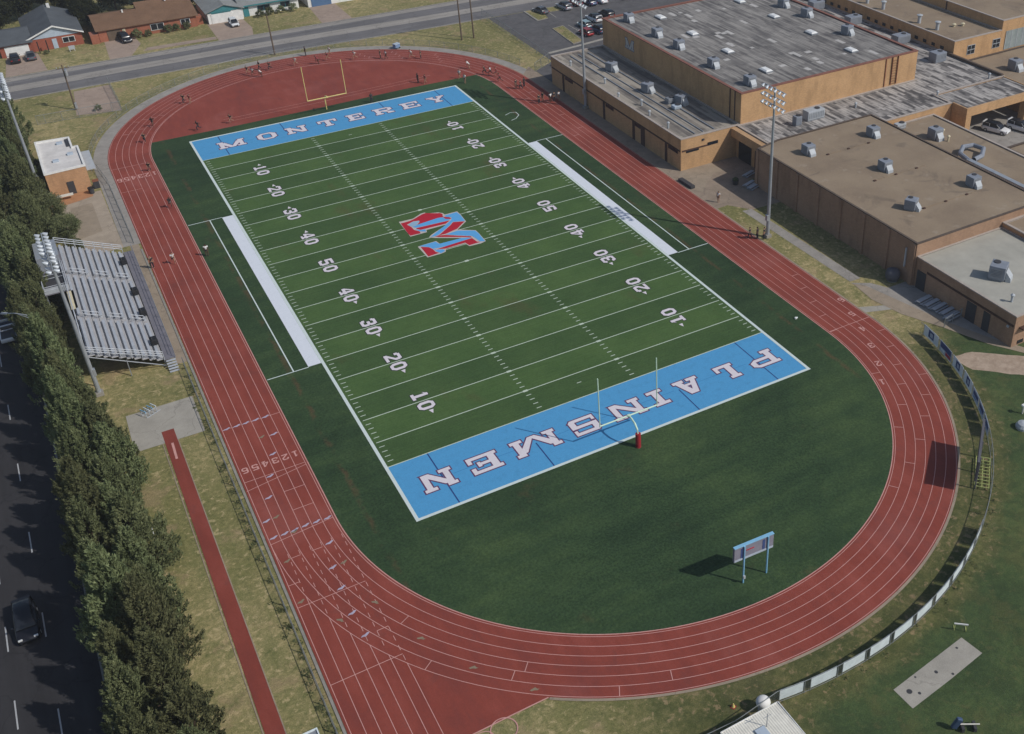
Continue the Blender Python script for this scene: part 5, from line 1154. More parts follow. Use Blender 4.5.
# ------------------------------------------------------------------ houses along the avenue
def gable(mb, x0, x1, y0, y1, ze, zr, axis, ov=.5, th=.16):
    """two thick roof planes over a rectangle"""
    x0 -= ov; x1 += ov; y0 -= ov; y1 += ov
    if axis == 'x':
        ym = (y0+y1)/2; prof = [(y0, ze), (ym, zr), (y1, ze), (y1, ze-th), (ym, zr-th), (y0, ze-th)]
        mb.loft([[(x0, y, z) for y, z in prof], [(x1, y, z) for y, z in prof]], False)
        for x in (x0, x1): mb.face([(x, prof[i][0], prof[i][1]) for i in (0, 1, 4, 5)]); mb.face([(x, prof[i][0], prof[i][1]) for i in (1, 2, 3, 4)])
    else:
        xm = (x0+x1)/2; prof = [(x0, ze), (xm, zr), (x1, ze), (x1, ze-th), (xm, zr-th), (x0, ze-th)]
        mb.loft([[(x, y0, z) for x, z in prof], [(x, y1, z) for x, z in prof]], False)
        for y in (y0, y1): mb.face([(prof[i][0], y, prof[i][1]) for i in (0, 1, 4, 5)]); mb.face([(prof[i][0], y, prof[i][1]) for i in (1, 2, 3, 4)])
def gwall(mb, x0, x1, y0, y1, ze, zr, axis):
    if axis == 'x':
        ym = (y0+y1)/2; mb.loft([[(x, y0, 0), (x, y1, 0), (x, y1, ze), (x, ym, zr), (x, y0, ze)] for x in (x0, x1)])
    else:
        xm = (x0+x1)/2; mb.loft([[(x0, y, 0), (x1, y, 0), (x1, y, ze), (xm, y, zr), (x0, y, ze)] for y in (y0, y1)])
def house(name, label, loc, blocks, wall, roof, items):
    t = thing(name, label, 'house', (*loc, 0)); w, r = MB(), MB()
    for (x0, x1, y0, y1, ze, zr, ax) in blocks:
        gwall(w, x0-loc[0], x1-loc[0], y0-loc[1], y1-loc[1], ze-.22, zr-.25, ax); gable(r, x0-loc[0], x1-loc[0], y0-loc[1], y1-loc[1], ze, zr, ax)
    w.build('wall', wall, t); r.build('roof', roof, t)
    for it in items:
        o = boxpart(t, loc[0], loc[1], it[0], it[1], it[2])
        if it[0] == 'window':
            x0, x1, y0, y1, z0, z1 = it[2]
            for a, b in ((x0+.1, (x0+x1)/2-.05), ((x0+x1)/2+.05, x1-.1)):
                p = boxpart(t, loc[0], loc[1], 'pane', 'glass', (a, b, y0-.03, y0-.005, z0+.1, z1-.1)); p.parent = o
    return t
t = house('brick_house', 'grey roofed brick house with a white garage door and two dark cars in front', (-16, 176),
          [(-18.9, -8.7, 176.8, 193.5, 2.75, 4.9, 'y'), (-24.6, -18.7, 175.9, 187.5, 2.6, 4.1, 'x')], 'housebrick', 'shgrey',
          [('garage_door', 'white', (-23.7, -19.2, 175.83, 175.88, .02, 2.15)), ('window', 'white', (-12.6, -10.2, 176.70, 176.78, .9, 2.1)), ('door', 'bannergrey', (-14.6, -13.7, 176.72, 176.78, .02, 2.1)),
           ('porch_post', 'black', (-17.6, -17.4, 175.0, 175.2, 0, 2.5)), ('porch_post', 'black', (-15.9, -15.7, 175.0, 175.2, 0, 2.5)), ('chimney', 'white', (-13.2, -12.6, 192.0, 192.6, 4.2, 5.4))])
m = MB()
for xa, xb in ((-19.4, -13.8), (-8.2, -13.8)): m.add([(xa+16, .18, 2.52), (-13.8+16, .18, 4.66), (-13.8+16, .18, 4.96), (xa+16, .18, 2.80)], [(0, 1, 2, 3)]); m.add([(xa+16, .26, 2.52), (-13.8+16, .26, 4.66), (-13.8+16, .26, 4.96), (xa+16, .26, 2.80)], [(0, 1, 2, 3)])
m.build('gable_trim', 'white', t, recalc=False)
m = MB(); m.add([(-18.5+16, .74, 2.5), (-9.1+16, .74, 2.5), (-13.8+16, .74, 4.6)], [(0, 1, 2)]); m.build('gable_panel', 'bannergrey', t, recalc=False)
house('brick_house', 'long brown roofed brick house with a dark car in its driveway', (5, 176),
      [(-5.6, 14.6, 175.6, 188.0, 2.6, 4.2, 'x'), (4.0, 14.4, 177.5, 190.5, 2.7, 5.0, 'x')], 'housebrick2', 'shbrown',
      [('garage_door', 'wood', (-3.9, -1.2, 175.5, 175.57, .02, 2.2)), ('window', 'white', (4.9, 7.7, 175.5, 175.57, .7, 2.1)), ('window', 'white', (11.2, 13.2, 175.5, 175.57, 1.0, 2.1)), ('door', 'cream', (-.8, -.2, 175.5, 175.57, .02, 2.1)),
       ('vent_pipe', 'white', (0.5, .8, 181, 181.3, 3.9, 4.6)), ('vent_pipe', 'white', (9.8, 10.1, 182.5, 182.8, 4.7, 5.3)), ('side_wall', 'housebrick2', (-7.3, -5.7, 175.0, 178.0, 0, 1.9)), ('side_wall', 'housebrick2', (14.7, 16.0, 176.5, 178.5, 0, 1.8))])
t = house('painted_house', 'pale roofed house with teal trim and a white garage door', (20, 176),
      [(17.0, 24.6, 175.3, 189.0, 2.6, 4.0, 'y'), (24.7, 37.5, 176.6, 187.5, 2.6, 4.0, 'x')], 'white', 'shpale',
      [('garage_door', 'white', (17.7, 22.3, 175.2, 175.27, .02, 2.1)), ('window', 'teal', (17.9, 22.1, 175.18, 175.27, 2.15, 2.35)), ('fascia', 'teal', (24.9, 37.9, 175.9, 175.99, 2.35, 2.62)), ('door', 'teal', (25.0, 26.2, 176.45, 176.57, .02, 2.2)), ('window', 'teal', (28.2, 31.0, 176.5, 176.57, .8, 2.0)), ('window', 'teal', (33.4, 35.6, 176.5, 176.57, .8, 2.0))])
m = MB(); m.add([(-3.2, -.85, 2.4), (4.8, -.85, 2.4), (.8, -.85, 3.84)], [(0, 1, 2)]); m.build('gable_panel', 'teal', t, recalc=False)
house('painted_house', 'house with a blue garage door cut by the top edge of the photo', (44, 176), [(39.4, 52, 175.5, 188, 2.7, 4.4, 'x')], 'white', 'shgrey',
      [('garage_door', 'doorblue', (40.2, 44.8, 175.4, 175.47, .02, 2.3)), ('window', 'white', (47, 49, 175.4, 175.47, .9, 2.0))])
t = thing('garden_sign', 'small pale yard sign on the lawn of the grey roofed house', 'yard sign', (-11.5, 172.9, 0)); b = MB(); b.box(-.6, .6, -.04, .04, .4, 1.2); b.build('board', 'coolerpale', t); b = MB(); b.box(-.5, -.42, -.03, .03, 0, .4); b.box(.42, .5, -.03, .03, 0, .4); b.build('leg', 'white', t)

# ------------------------------------------------------------------ cars (nose towards +x)
def rr_ring(x, w, z0, z1, r=.12, n=3):
    r = min(r, w*.9, (z1-z0)*.49); P = []
    for cy, cz, a0 in ((w-r, z1-r, 0), (-w+r, z1-r, 90), (-w+r, z0+r, 180), (w-r, z0+r, 270)):
        for k in range(n+1): a = R(a0+90*k/n); P.append((x, cy+r*math.cos(a), cz+r*math.sin(a)))
    return P
def make_car(paint, kind='sedan'):
    t = thing('parked_car', '', 'car')
    L, W, H = {'sedan': (4.7, .91, 1.45), 'suv': (4.8, .96, 1.75), 'hatch': (4.2, .89, 1.52), 'truck': (5.6, .98, 1.85)}[kind]
    h = L/2; zb = .95 if kind in ('suv', 'truck') else .82
    b = MB()
    prof = [(-h, .62*W/.91*.9, .42, zb*.80), (-h+.08, W*.9, .32, zb*.95), (-h+.5, W*.98, .24, zb+.02), (-h*.4, W, .22, zb), (h*.25, W, .22, zb-.02), (h*.55, W*.98, .22, zb-.07), (h-.35, W*.94, .24, zb-.16), (h-.08, W*.82, .3, zb-.28), (h, W*.66, .38, zb-.4)]
    if kind == 'truck': prof = [(-h, W*.9, .5, zb), (-h+.06, W*.96, .42, zb+.02), (-h*.4, W, .38, zb+.02), (h*.3, W, .36, zb+.04), (h*.7, W*.98, .36, zb), (h-.1, W*.9, .4, zb-.1), (h, W*.8, .5, zb-.25)]
    b.loft([rr_ring(x, w, z0, z1, .14) for x, w, z0, z1 in prof]); b.build('body', paint, t, True)
    if kind == 'truck': ca = [(-.35, .82, 0), (-.2, .78, .55), (0, .75, .72), (.9, .75, .72), (1.35, .80, .3), (1.7, .84, 0)]
    elif kind == 'sedan': ca = [(-1.75, .78, 0), (-1.15, .70, .42), (-.7, .67, .56), (.25, .67, .56), (.75, .71, .36), (1.25, .78, 0)]
    elif kind == 'hatch': ca = [(-2.0, .78, 0), (-1.75, .70, .48), (-1.2, .67, .64), (.2, .67, .64), (.7, .71, .38), (1.2, .78, 0)]
    else: ca = [(-2.3, .84, 0), (-2.1, .76, .6), (-1.6, .72, .76), (.2, .72, .76), (.75, .77, .42), (1.15, .84, 0)]
    g = MB(); g.loft([rr_ring(x, w, zb-.12, zb+.02+max(z, .02), .1) for x, w, z in ca]); g.build('window_glass', 'glass', t, True)
    r = MB(); rs = [c for c in ca if c[2] > .5]; zt = zb+rs[0][2]+.02
    r.loft([rr_ring(x, w*.97, zt-.05, zt+.035, .03) for x, w in ((rs[0][0]-.2, rs[0][1]), (rs[0][0], rs[0][1]), (rs[-1][0], rs[-1][1]), (rs[-1][0]+.18, rs[-1][1]))]); 
    for s in (-1, 1):
        r.tube([(ca[-1][0]-.02, s*ca[-1][1]*.98, zb-.02), (rs[-1][0]+.1, s*rs[-1][1]*.98, zt)], .045, 6); r.tube([(ca[0][0]+.04, s*ca[0][1]*.98, zb), (rs[0][0]-.1, s*rs[0][1]*.98, zt)], .06, 6)
        xm = (rs[0][0]+rs[-1][0])/2; r.tube([(xm, s*ca[0][1]*1.0, zb), (xm, s*rs[0][1]*.99, zt)], .04, 6)
    r.build('roof', paint, t)
    if kind == 'truck': q = MB(); q.box(-h+.12, -.5, -W+.16, W-.16, zb+.0, zb+.025); q.build('bed', 'charcoal', t)
    for sx in (-h*.62, h*.62):
        for s in (-1, 1):
            q = MB(); q.tube([(sx, s*(W-.19), .33), (sx, s*(W+.015), .33)], .33, 16); wo = q.build('wheel', 'rubber', t)
            q = MB(); q.tube([(sx, s*(W+.01), .33), (sx, s*(W+.03), .33)], .2, 12); q.build('rim', 'galv', wo)
    for s in (-1, 1):
        q = MB(); q.cbox((h-.17, s*W*.66, zb-.24), (.18, .36, .13), None, .03); q.build('headlight', 'headlight', t)
        q = MB(); q.cbox((-h+.07, s*W*.70, zb-.12), (.1, .34, .14), None, .02); q.build('taillight', 'taillight', t)
        q = MB(); q.cbox((.75, s*(W+.1), zb+.08), (.14, .2, .13), None, .03); q.build('mirror', paint, t)
    q = MB(); q.cbox((h-.03, 0, .45), (.06, W*1.1, .2), None, .02); q.build('grille', 'charcoal', t)
    return t
def car(paint, kind, x, y, rz, label, group='cars parked beyond the field', name='parked_car', z=.02):
    t = make_car(paint, kind); t.location = (x, y, z); t.rotation_euler = (0, 0, R(rz)); t['label'] = label; t['group'] = group; t.name = name
car('carblack', 'suv', -35.1, 5.3, -90, 'black car driving down the shaded left road', 'cars on the left road', 'moving_car')
car('carwhite', 'truck', -32.4, 59.5, 90, 'white pickup truck half under the trees on the left road', 'cars on the left road', 'moving_truck')
car('carblack', 'suv', -22.4, 172.6, 90, 'black car at the left of the white garage door'); car('cargrey', 'sedan', -19.4, 172.8, 90, 'dark grey car at the right of the white garage door')
car('carblack', 'suv', -.9, 173.8, -80, 'black car in the driveway of the brown roofed house'); car('carwhite', 'hatch', 21.6, 171.8, -90, 'white car in front of the white garage door with teal trim')
for p, k, x, y, rz, lab in (('cargrey', 'sedan', 83.0, 142.2, 100, 'dark grey car parked on the upper dry grass island'), ('carsilver', 'suv', 88.8, 142.0, 95, 'silver car next to the dark one on the upper parking island'),
    ('carred', 'hatch', 92.4, 143.2, 95, 'red car between the silver car and the blue one'), ('carblue', 'sedan', 95.4, 141.8, 92, 'blue car in the upper parking row'), ('carwhite', 'sedan', 98.2, 141.8, 92, 'white car at the right of the upper parking row'),
    ('carblack', 'sedan', 104.2, 142.0, 90, 'black car alone by the top edge of the parking lot'), ('carteal', 'hatch', 86.6, 127.8, 95, 'pale teal car behind the red one in the lower parking row'), ('carwhite', 'suv', 90.4, 130.6, 95, 'white car at the top of the lower parking row'),
    ('carblack', 'suv', 94.2, 131.6, 92, 'black car beside the corner of the gymnasium'), ('carred', 'hatch', 84.4, 123.0, 95, 'bright red car at the end of the lower parking row'), ('carblue', 'suv', 87.4, 123.2, 95, 'dark blue car at the right of the bright red one'),
    ('carsilver', 'sedan', 93.5, 106.5, 92, 'silver car behind the gymnasium roof edge'), ('carwhite', 'sedan', 97.8, 107.0, 92, 'white car behind the gymnasium roof edge')):
    car(p, k, x, y, rz, lab)
car('carwhite', 'suv', 119.5, 38.6, -70, 'white car with a flat roof parked in front of the carport', 'cars at the carport'); car('carwhite', 'suv', 123.6, 36.8, -75, 'white car parked at the right of the flat roofed one by the carport', 'cars at the carport')

# ------------------------------------------------------------------ trees
def leafmesh(name, mat, seed, rx, ry, h, lobes, per, size, base=.9, conic=False):
    rnd = random.Random(seed); vs = []; fs = []; mb = MB()
    C = []
    for i in range(lobes):
        u = (i+.5)/lobes; zz = 1-2*u*.93; a = i*2.39996+rnd.uniform(-.5, .5); rho = math.sqrt(max(0, 1-zz*zz))
        k = rnd.uniform(.50, .86) if i > 2 else rnd.uniform(.5, .8)
        if conic:
            f = (i+.5)/lobes; zc = base+(h-base)*(.12+.80*f**.9); tp = (1-f*.80)*rnd.uniform(.55, .92)
            C.append((Vector((rx*tp*math.cos(a), ry*tp*math.sin(a), zc)), rnd.uniform(.26, .42)*rx*(1-.45*f))); continue
        C.append((Vector((rx*k*rho*math.cos(a), ry*k*rho*math.sin(a), base+(h-base)*(.47+.40*zz*rnd.uniform(.8, 1.08)))), rnd.uniform(.22, .40)*min(rx, ry)))
    for c, r in C:
        sq = Vector((rnd.uniform(.85, 1.25), rnd.uniform(.85, 1.25), rnd.uniform(1.1, 1.7) if conic else rnd.uniform(.7, 1.05)))
        for j in range(per):
            zz = rnd.uniform(-.75, 1); a = rnd.uniform(0, 6.2832); rho = math.sqrt(1-zz*zz); d = Vector((rho*math.cos(a), rho*math.sin(a), zz))
            n3 = mn.noise(d*2.1+c*.7); rad = r*(1+.55*n3)*(rnd.random()**.26)*(1.0 if rnd.random() < .88 else rnd.uniform(1.0, 1.4))
            p = c+Vector((d.x*sq.x, d.y*sq.y, d.z*sq.z))*rad
            if p.z < .25: continue
            nrm = (d+Vector((rnd.gauss(0, .5), rnd.gauss(0, .5), rnd.gauss(0, .5)+.15))).normalized()
            t1 = nrm.orthogonal().normalized(); t1 = Matrix.Rotation(rnd.uniform(0, 6.28), 3, nrm) @ t1; t2 = nrm.cross(t1)
            s = size*rnd.uniform(.55, 1.25); w = s*rnd.uniform(.35, .6); k = len(vs)
            vs += [tuple(p-t1*s*.5), tuple(p+t2*w*.5), tuple(p+t1*s*.5), tuple(p-t2*w*.5)]; fs.append((k, k+1, k+2, k+3))
    me = D.meshes.new(name); me.from_pydata(vs, [], fs); me.materials.append(MT[mat]); me.update(); return me, C
def trunkmesh(C, h, r=.2):
    m = MB(); m.tube([(0, 0, 0), (.05, .03, h*.3), (-.03, .05, h*.6), (0, 0, h*.85)], [r, r*.8, r*.5, r*.15], 9)
    for c, rad in C[::3]:
        z0 = max(.6, c.z*.55); m.tube([(0, 0, z0), (c.x*.5, c.y*.5, z0+(c.z-z0)*.6), tuple(c)], [r*.45, r*.3, r*.1], 6)
    me = m.build('trunk', 'trunk'); d = me.data; D.objects.remove(me); return d
def feathermesh(name, mat, seed, rx, ry, h, count, size):
    """feathery evergreen: sprays of narrow leaves on an uneven tapering envelope, with gaps between the sprays"""
    rnd = random.Random(seed); vs = []; fs = []; C = []; off = Vector((seed*3.7, seed*1.3, 0))
    sprays = []
    for i in range(250):
        f = ((i+.5)/250)**1.05; a = i*2.39996+rnd.uniform(-.35, .35); d = Vector((math.cos(a), math.sin(a), 0))
        bulge = .72+.62*mn.noise(Vector((d.x*1.6, d.y*1.6, f*3.2))+off)+.28*mn.noise(Vector((d.x*4, d.y*4, f*8))+off)
        env = (1-f)**.62*(.35+.65*min(1, f/.16))
        R_ = max(.15, env*bulge*1.22); z = .5+(h-.6)*f
        sprays.append((Vector((rx*R_*d.x, ry*R_*d.y, z)), d, f, R_))
    for p0, d, f, R_ in sprays[::5]: C.append((p0*.8, .5))
    per = count//250
    for p0, d, f, R_ in sprays:
        up = Vector((d.x*.55, d.y*.55, .85)).normalized(); L = rnd.uniform(.7, 1.5)*(1-.45*f); wd = rnd.uniform(.30, .55)*(1-.4*f)
        side = up.cross(d).normalized() if up.cross(d).length > .01 else Vector((1, 0, 0))
        for j in range(per):
            t_ = rnd.random(); k = (1-t_*.75)*wd
            p = p0+up*L*(t_-.45)+side*rnd.gauss(0, k*.62)+d*rnd.gauss(-.12, k*.6)+Vector((0, 0, rnd.gauss(0, .14)))
            if p.z < .2: continue
            ax = (up+Vector((rnd.gauss(0, .55), rnd.gauss(0, .55), rnd.gauss(0, .4)))).normalized()
            nr = (d*.7+Vector((0, 0, .55))+Vector((rnd.gauss(0, .45), rnd.gauss(0, .45), rnd.gauss(0, .45)))).normalized()
            t2 = nr.cross(ax)
            if t2.length < .05: continue
            t2.normalize(); s_ = size*rnd.uniform(.6, 1.3); w = s_*rnd.uniform(.28, .5); q = len(vs)
            vs += [tuple(p-ax*s_*.5), tuple(p+t2*w*.5), tuple(p+ax*s_*.55), tuple(p-t2*w*.5)]; fs.append((q, q+1, q+2, q+3))
    me = D.meshes.new(name); me.from_pydata(vs, [], fs); me.materials.append(MT[mat]); me.update(); return me, C
TV = []
for i, (rx, ry, h) in enumerate(((2.9, 2.8, 9.4), (2.6, 3.0, 10.2), (3.1, 2.7, 8.6), (2.7, 2.7, 10.8), (3.0, 3.2, 9.0))):
    me, C = feathermesh('crown', 'leaf', 20+i, rx, ry, h, 21000, .30); TV.append((me, trunkmesh(C, h)))
DV = []
for i, (rx, ry, h) in enumerate(((4.5, 4.3, 8.5), (3.8, 4.4, 7.2))):
    me, C = leafmesh('crown', 'leafdark', 60+i, rx, ry, h, 34, 300, .5); DV.append((me, trunkmesh(C, h)))
DV2 = []
for i, (rx, ry, h) in enumerate(((3.5, 3.6, 7.0), (3.1, 3.7, 7.6))):
    me, C = leafmesh('crown', 'leaf', 40+i, rx, ry, h, 38, 380, .32); DV2.append((me, trunkmesh(C, h)))
SV = leafmesh('foliage', 'leaf', 90, .9, .9, 1.3, 9, 130, .2, .1)[0]
def tree(V, x, y, rz, sc, label, group, name='evergreen_tree'):
    t = thing(name, label, 'tree', (x, y, 0), rz, group); t.scale = (sc, sc, sc*(1.18 if 'road side' in label else 1.0))
    for n, me in (('crown', V[0]), ('trunk', V[1])):
        o = D.objects.new(n, me); COL.objects.link(o); o.parent = t
rnd = random.Random(5)
ordn = ['first', 'second', 'third', 'fourth', 'fifth', 'sixth', 'seventh', 'eighth', 'ninth', 'tenth', 'eleventh', 'twelfth', 'thirteenth', 'fourteenth', 'fifteenth', 'sixteenth', 'seventeenth', 'eighteenth', 'nineteenth', 'twentieth',
        'twenty-first', 'twenty-second', 'twenty-third', 'twenty-fourth', 'twenty-fifth', 'twenty-sixth', 'twenty-seventh', 'twenty-eighth', 'twenty-ninth', 'thirtieth', 'thirty-first', 'thirty-second', 'thirty-third', 'thirty-fourth', 'thirty-fifth', 'thirty-sixth', 'thirty-seventh', 'thirty-eighth', 'thirty-ninth', 'fortieth']
def belt(row, y0, y1, xf, where):
    y = y0; i = 0
    while y < y1:
        what = ('beside the jump runway' if y < 26 else 'beside the square concrete pad' if y < 38 else 'at the near end of the bleachers' if y < 47 else 'behind the bleachers' if y < 76 else 'beside the brown paved court' if y < 98 else 'left of the small brick building' if y < 116 else 'near the avenue')
        tree(TV[rnd.randrange(5)], xf(y)+rnd.uniform(-.6, .6)-(1.1 if row == 1 and y > 27 else 0), y, rnd.uniform(0, 6.28), rnd.uniform(.82, 1.12)*(.78 if 41 < y < 66 else .82 if row == 1 and y > 27 else 1), 'evergreen %s, %s from the bottom, %s' % (what, ordn[i], where), 'evergreens along the left road')
        i += 1; y += rnd.uniform(4.0, 5.4)
belt(0, -33, 130, lambda y: -27.6 if y < 42 else -29.6 if y < 76 else -30.3 if y < 98 else -29.3, 'road side row')
belt(1, -31, 36, lambda y: -25.1, 'runway side row')
belt(2, 43, 128, lambda y: -28.0 if y < 76 else -26.4 if y < 98 else -26.6, 'track side row')
for i, (x, y, s, w) in enumerate(((-22.6, 82.5, .62, 'small rounded evergreen touching the paved court behind the bleachers'), (-24.2, 88.5, .75, 'rounded evergreen filling the corner of the brown paved court'), (-22.4, 76.8, .42, 'small evergreen squeezed beside the far rail of the bleachers'))):
    tree(DV2[i % 2], x, y, i*1.3, s, w, 'evergreens along the left road')
for i, (x, y, s, w) in enumerate(((-24.5, 193, 1.0, 'dark tree at the left of the grey roofed house'), (-28.5, 186, .9, 'dark tree cut by the left edge above the driveway'), (-19, 203, 1.1, 'dark tree behind the grey roof'), (-8, 203, 1.0, 'dark tree behind the gap between the first two houses'), (-6.2, 190, .75, 'dark tree between the grey and the brown roofed houses'),
                                  (1, 199, 1.0, 'dark tree behind the left part of the brown roof'), (8, 202, 1.1, 'dark tree behind the middle of the brown roof'), (15.8, 193, .8, 'dark tree between the brown roof and the pale roof'), (-13.5, 210, 1.0, 'far dark tree above the grey roof'), (20, 199, 1.0, 'dark tree behind the pale roof'), (38.8, 186, .8, 'dark tree between the pale roof and the blue garage door'))):
    tree(DV[i % 2], x, y, i*.9, s, w, 'dark trees behind the houses', 'shade_tree')
def shrub(x, y, s, label, z=0.0):
    o = D.objects.new('shrub', SV); COL.objects.link(o); o.location = (x, y, z); o.scale = (s, s, s); o.rotation_euler = (0, 0, x*3.1); tag(o, label, 'shrub', 'shrubs in front of the houses')
for x, y, s, w in ((1.6, 174.4, 1.5, 'round shrub right of the dark car at the brown roofed house'), (4.0, 174.2, 1.1, 'low shrub left of the double window of the brown roofed house'), (8.3, 174.5, 1.35, 'shrub right of the double window of the brown roofed house'), (9.9, 174.7, 1.2, 'shrub before the right part of the brown roofed house'), (12.2, 174.7, 1.2, 'shrub under the small window of the brown roofed house'),
                   (28.0, 174.4, 1.3, 'shrub beside the teal door of the pale roofed house'), (30.4, 174.8, 1.4, 'shrub in the middle of the pale roofed house front'), (33, 175.0, 1.3, 'shrub right of the middle at the pale roofed house'), (35.6, 175.0, 1.4, 'shrub at the right end of the pale roofed house'), (-16.4, 173.8, .7, 'tiny dark shrub before the porch of the grey roofed house'), (-11.6, 134.3, .9, 'dry bush on the brown drive by the gate')):
    shrub(x, y, s, w)
rw = random.Random(12); wv = []; wf = []
def tuft(x, y, n, r):
    for k in range(n):
        a = rw.uniform(0, 6.28); d = r*math.sqrt(rw.random()); px, py = x+d*math.cos(a), y+d*math.sin(a); h = rw.uniform(.05, .2)*(1-.5*d/r); b = rw.uniform(0, 6.28); w = rw.uniform(.05, .13)
        i = len(wv); wv.extend([(px-w*math.cos(b), py-w*math.sin(b), .01), (px+w*math.cos(b), py+w*math.sin(b), .01), (px+rw.uniform(-.15, .15), py+rw.uniform(-.15, .15), h)]); wf.append((i, i+1, i+2))
for k in range(120): tuft(-14.95+rw.gauss(0, .25), rw.uniform(-26, 40), 22, rw.uniform(.2, .55))
for k in range(40): a = rw.uniform(-8, -100); r = rw.gauss(41.6, .5); tuft(CX+r*math.cos(R(a)), NY+r*math.sin(R(a)), 16, .4)
me = D.meshes.new('weeds'); me.from_pydata(wv, [], wf); me.materials.append(MT['weed']); o = D.objects.new('weeds', me); COL.objects.link(o); tag(o, 'weeds and rough grass tufts along the fences', 'weeds', None, 'stuff')

# ------------------------------------------------------------------ people
def skinned(name, verts, edges, rad, mat, sub=1):
    me = D.meshes.new(name); me.from_pydata(verts, edges, []); o = D.objects.new(name, me); COL.objects.link(o)
    md = o.modifiers.new('Skin', 'SKIN'); md.use_smooth_shade = True
    if not me.skin_vertices: 
        bm = bmesh.new(); bm.from_mesh(me); bm.verts.layers.skin.verify(); bm.to_mesh(me); bm.free()
    for i, v in enumerate(me.skin_vertices[0].data):
        r = rad[i]; v.radius = (r, r) if not isinstance(r, tuple) else r; v.use_root = (i == 0)
    sb = o.modifiers.new('Subsurf', 'SUBSURF'); sb.levels = sub; sb.render_levels = sub
    dg = bpy.context.evaluated_depsgraph_get(); ev = o.evaluated_get(dg); m2 = D.meshes.new_from_object(ev); m2.name = name
    D.objects.remove(o); m2.materials.clear(); m2.materials.append(MT[mat]) if mat else None
    return m2
POSES = {
 'stand': dict(lean=0, hipz=.95, armL=((0, .23, 1.16), (.06, .25, .93)), armR=((-.02, -.23, 1.16), (.05, -.25, .93)), legL=((.03, .11, .5), (-.02, .12, .09)), legR=((.0, -.11, .5), (-.04, -.12, .09))),
 'walk': dict(lean=.04, hipz=.93, armL=((-.1, .22, 1.17), (-.02, .23, .95)), armR=((.1, -.22, 1.17), (.25, -.21, 1.0)), legL=((.2, .1, .53), (.24, .1, .12)), legR=((-.04, -.1, .5), (-.34, -.11, .14))),
 'run': dict(lean=.14, hipz=.96, armL=((-.24, .23, 1.24), (-.04, .2, 1.05)), armR=((.2, -.22, 1.2), (.42, -.14, 1.32)), legL=((.36, .1, .68), (.26, .1, .28)), legR=((-.12, -.1, .54), (-.5, -.1, .38))),
 'bend': dict(lean=.42, hipz=.86, armL=((.36, .2, 1.0), (.42, .16, .74)), armR=((.34, -.2, 1.0), (.4, -.16, .72)), legL=((.14, .13, .48), (-.02, .14, .09)), legR=((.12, -.13, .48), (-.06, -.14, .09))),
}
PM = {}
def person_meshes(pose):
    P = POSES[pose]; l = P['lean']; z = P['hipz']
    V = [(0, 0, z), (l*.4, 0, z+.22), (l*.85, 0, z+.42), (l*1.1+.01, 0, z+.55), (l*1.25+.03, 0, z+.66), (l*1.3+.03, 0, z+.78)]; Rr = [(.155, .115), (.135, .10), (.165, .115), .055, .092, .075]
    E = [(0, 1), (1, 2), (2, 3), (3, 4), (4, 5)]
    def chain(root, pts, rs):
        a = root
        for p, r in zip(pts, rs): V.append(p); Rr.append(r); E.append((a, len(V)-1)); a = len(V)-1
    for s, k in ((1, 'armL'), (-1, 'armR')):
        (ex, ey, ez), (wx, wy, wz) = P[k]; sh = (l*.9, s*.19, z+.46); d = Vector((wx-ex, wy-ey, wz-ez)).normalized()
        h1 = Vector((wx, wy, wz))+d*.09; h2 = h1+d*.09+Vector((.02, 0, 0))
        chain(2, [sh, (ex, ey, ez), (wx, wy, wz), tuple(h1), tuple(h2)], [.062, .046, .032, .042, .022])
        th = Vector((wx, wy, wz))+d*.06+Vector((.055, 0, .0)); V.append(tuple(th)); Rr.append(.016); E.append((len(V)-4, len(V)-1))
    for s, k in ((1, 'legL'), (-1, 'legR')):
        (kx, ky, kz), (ax, ay, az) = P[k]; f = .17 if az < .2 else .12
        chain(0, [(0, s*.095, z-.06), (kx*.55, ky*1.02, (z+kz)/2), (kx, ky, kz), (kx*.4+ax*.6, ay, kz*.45+az*.55), (ax, ay, az), (ax+f, ay, az-(.05 if az < .2 else .1))], [.105, .088, .06, .058, .040, .036])
    n = V
    body = skinned('body', V, E, Rr, None)
    T = [V[0], V[1], V[2], V[6], V[7], V[12], V[13]]; tv = [(0, 0, z-.03), V[1], V[2], (l*1.02, 0, z+.485), V[6], tuple(Vector(V[6]).lerp(Vector(V[7]), .65)), V[12], tuple(Vector(V[12]).lerp(Vector(V[13]), .65))]
    shirt = skinned('shirt', tv, [(0, 1), (1, 2), (2, 3), (2, 4), (4, 5), (2, 6), (6, 7)], [(.168, .13), (.152, .118), (.18, .13), .07, .08, .07, .08, .07], None)
    i0 = 18; L1 = V[18]; L2 = V[19]; R1 = V[24]; R2 = V[25]
    shorts = skinned('shorts', [(0, 0, z+.06), (0, 0, z-.02), L1, L2, R1, R2], [(0, 1), (1, 2), (2, 3), (1, 4), (4, 5)], [(.165, .125), (.17, .13), .118, .105, .118, .105], None)
    trousers = skinned('trousers', [(0, 0, z+.06), (0, 0, z-.02), L1, L2, V[20], V[21], V[22], R1, R2, V[26], V[27], V[28]], [(0, 1), (1, 2), (2, 3), (3, 4), (4, 5), (5, 6), (1, 7), (7, 8), (8, 9), (9, 10), (10, 11)], [(.165, .125), (.17, .13), .118, .103, .076, .072, .06, .118, .103, .076, .072, .06], None)
    hx, hy, hz = V[4]
    hair = skinned('hair', [(hx-.035, 0, hz-.02), (hx-.02, 0, hz+.07), (hx-.005, 0, hz+.135)], [(0, 1), (1, 2)], [.078, .098, .06], None)
    nose = (hx+.09, 0, hz)
    return body, shirt, shorts, hair, trousers
for k in POSES: PM[k] = person_meshes(k)
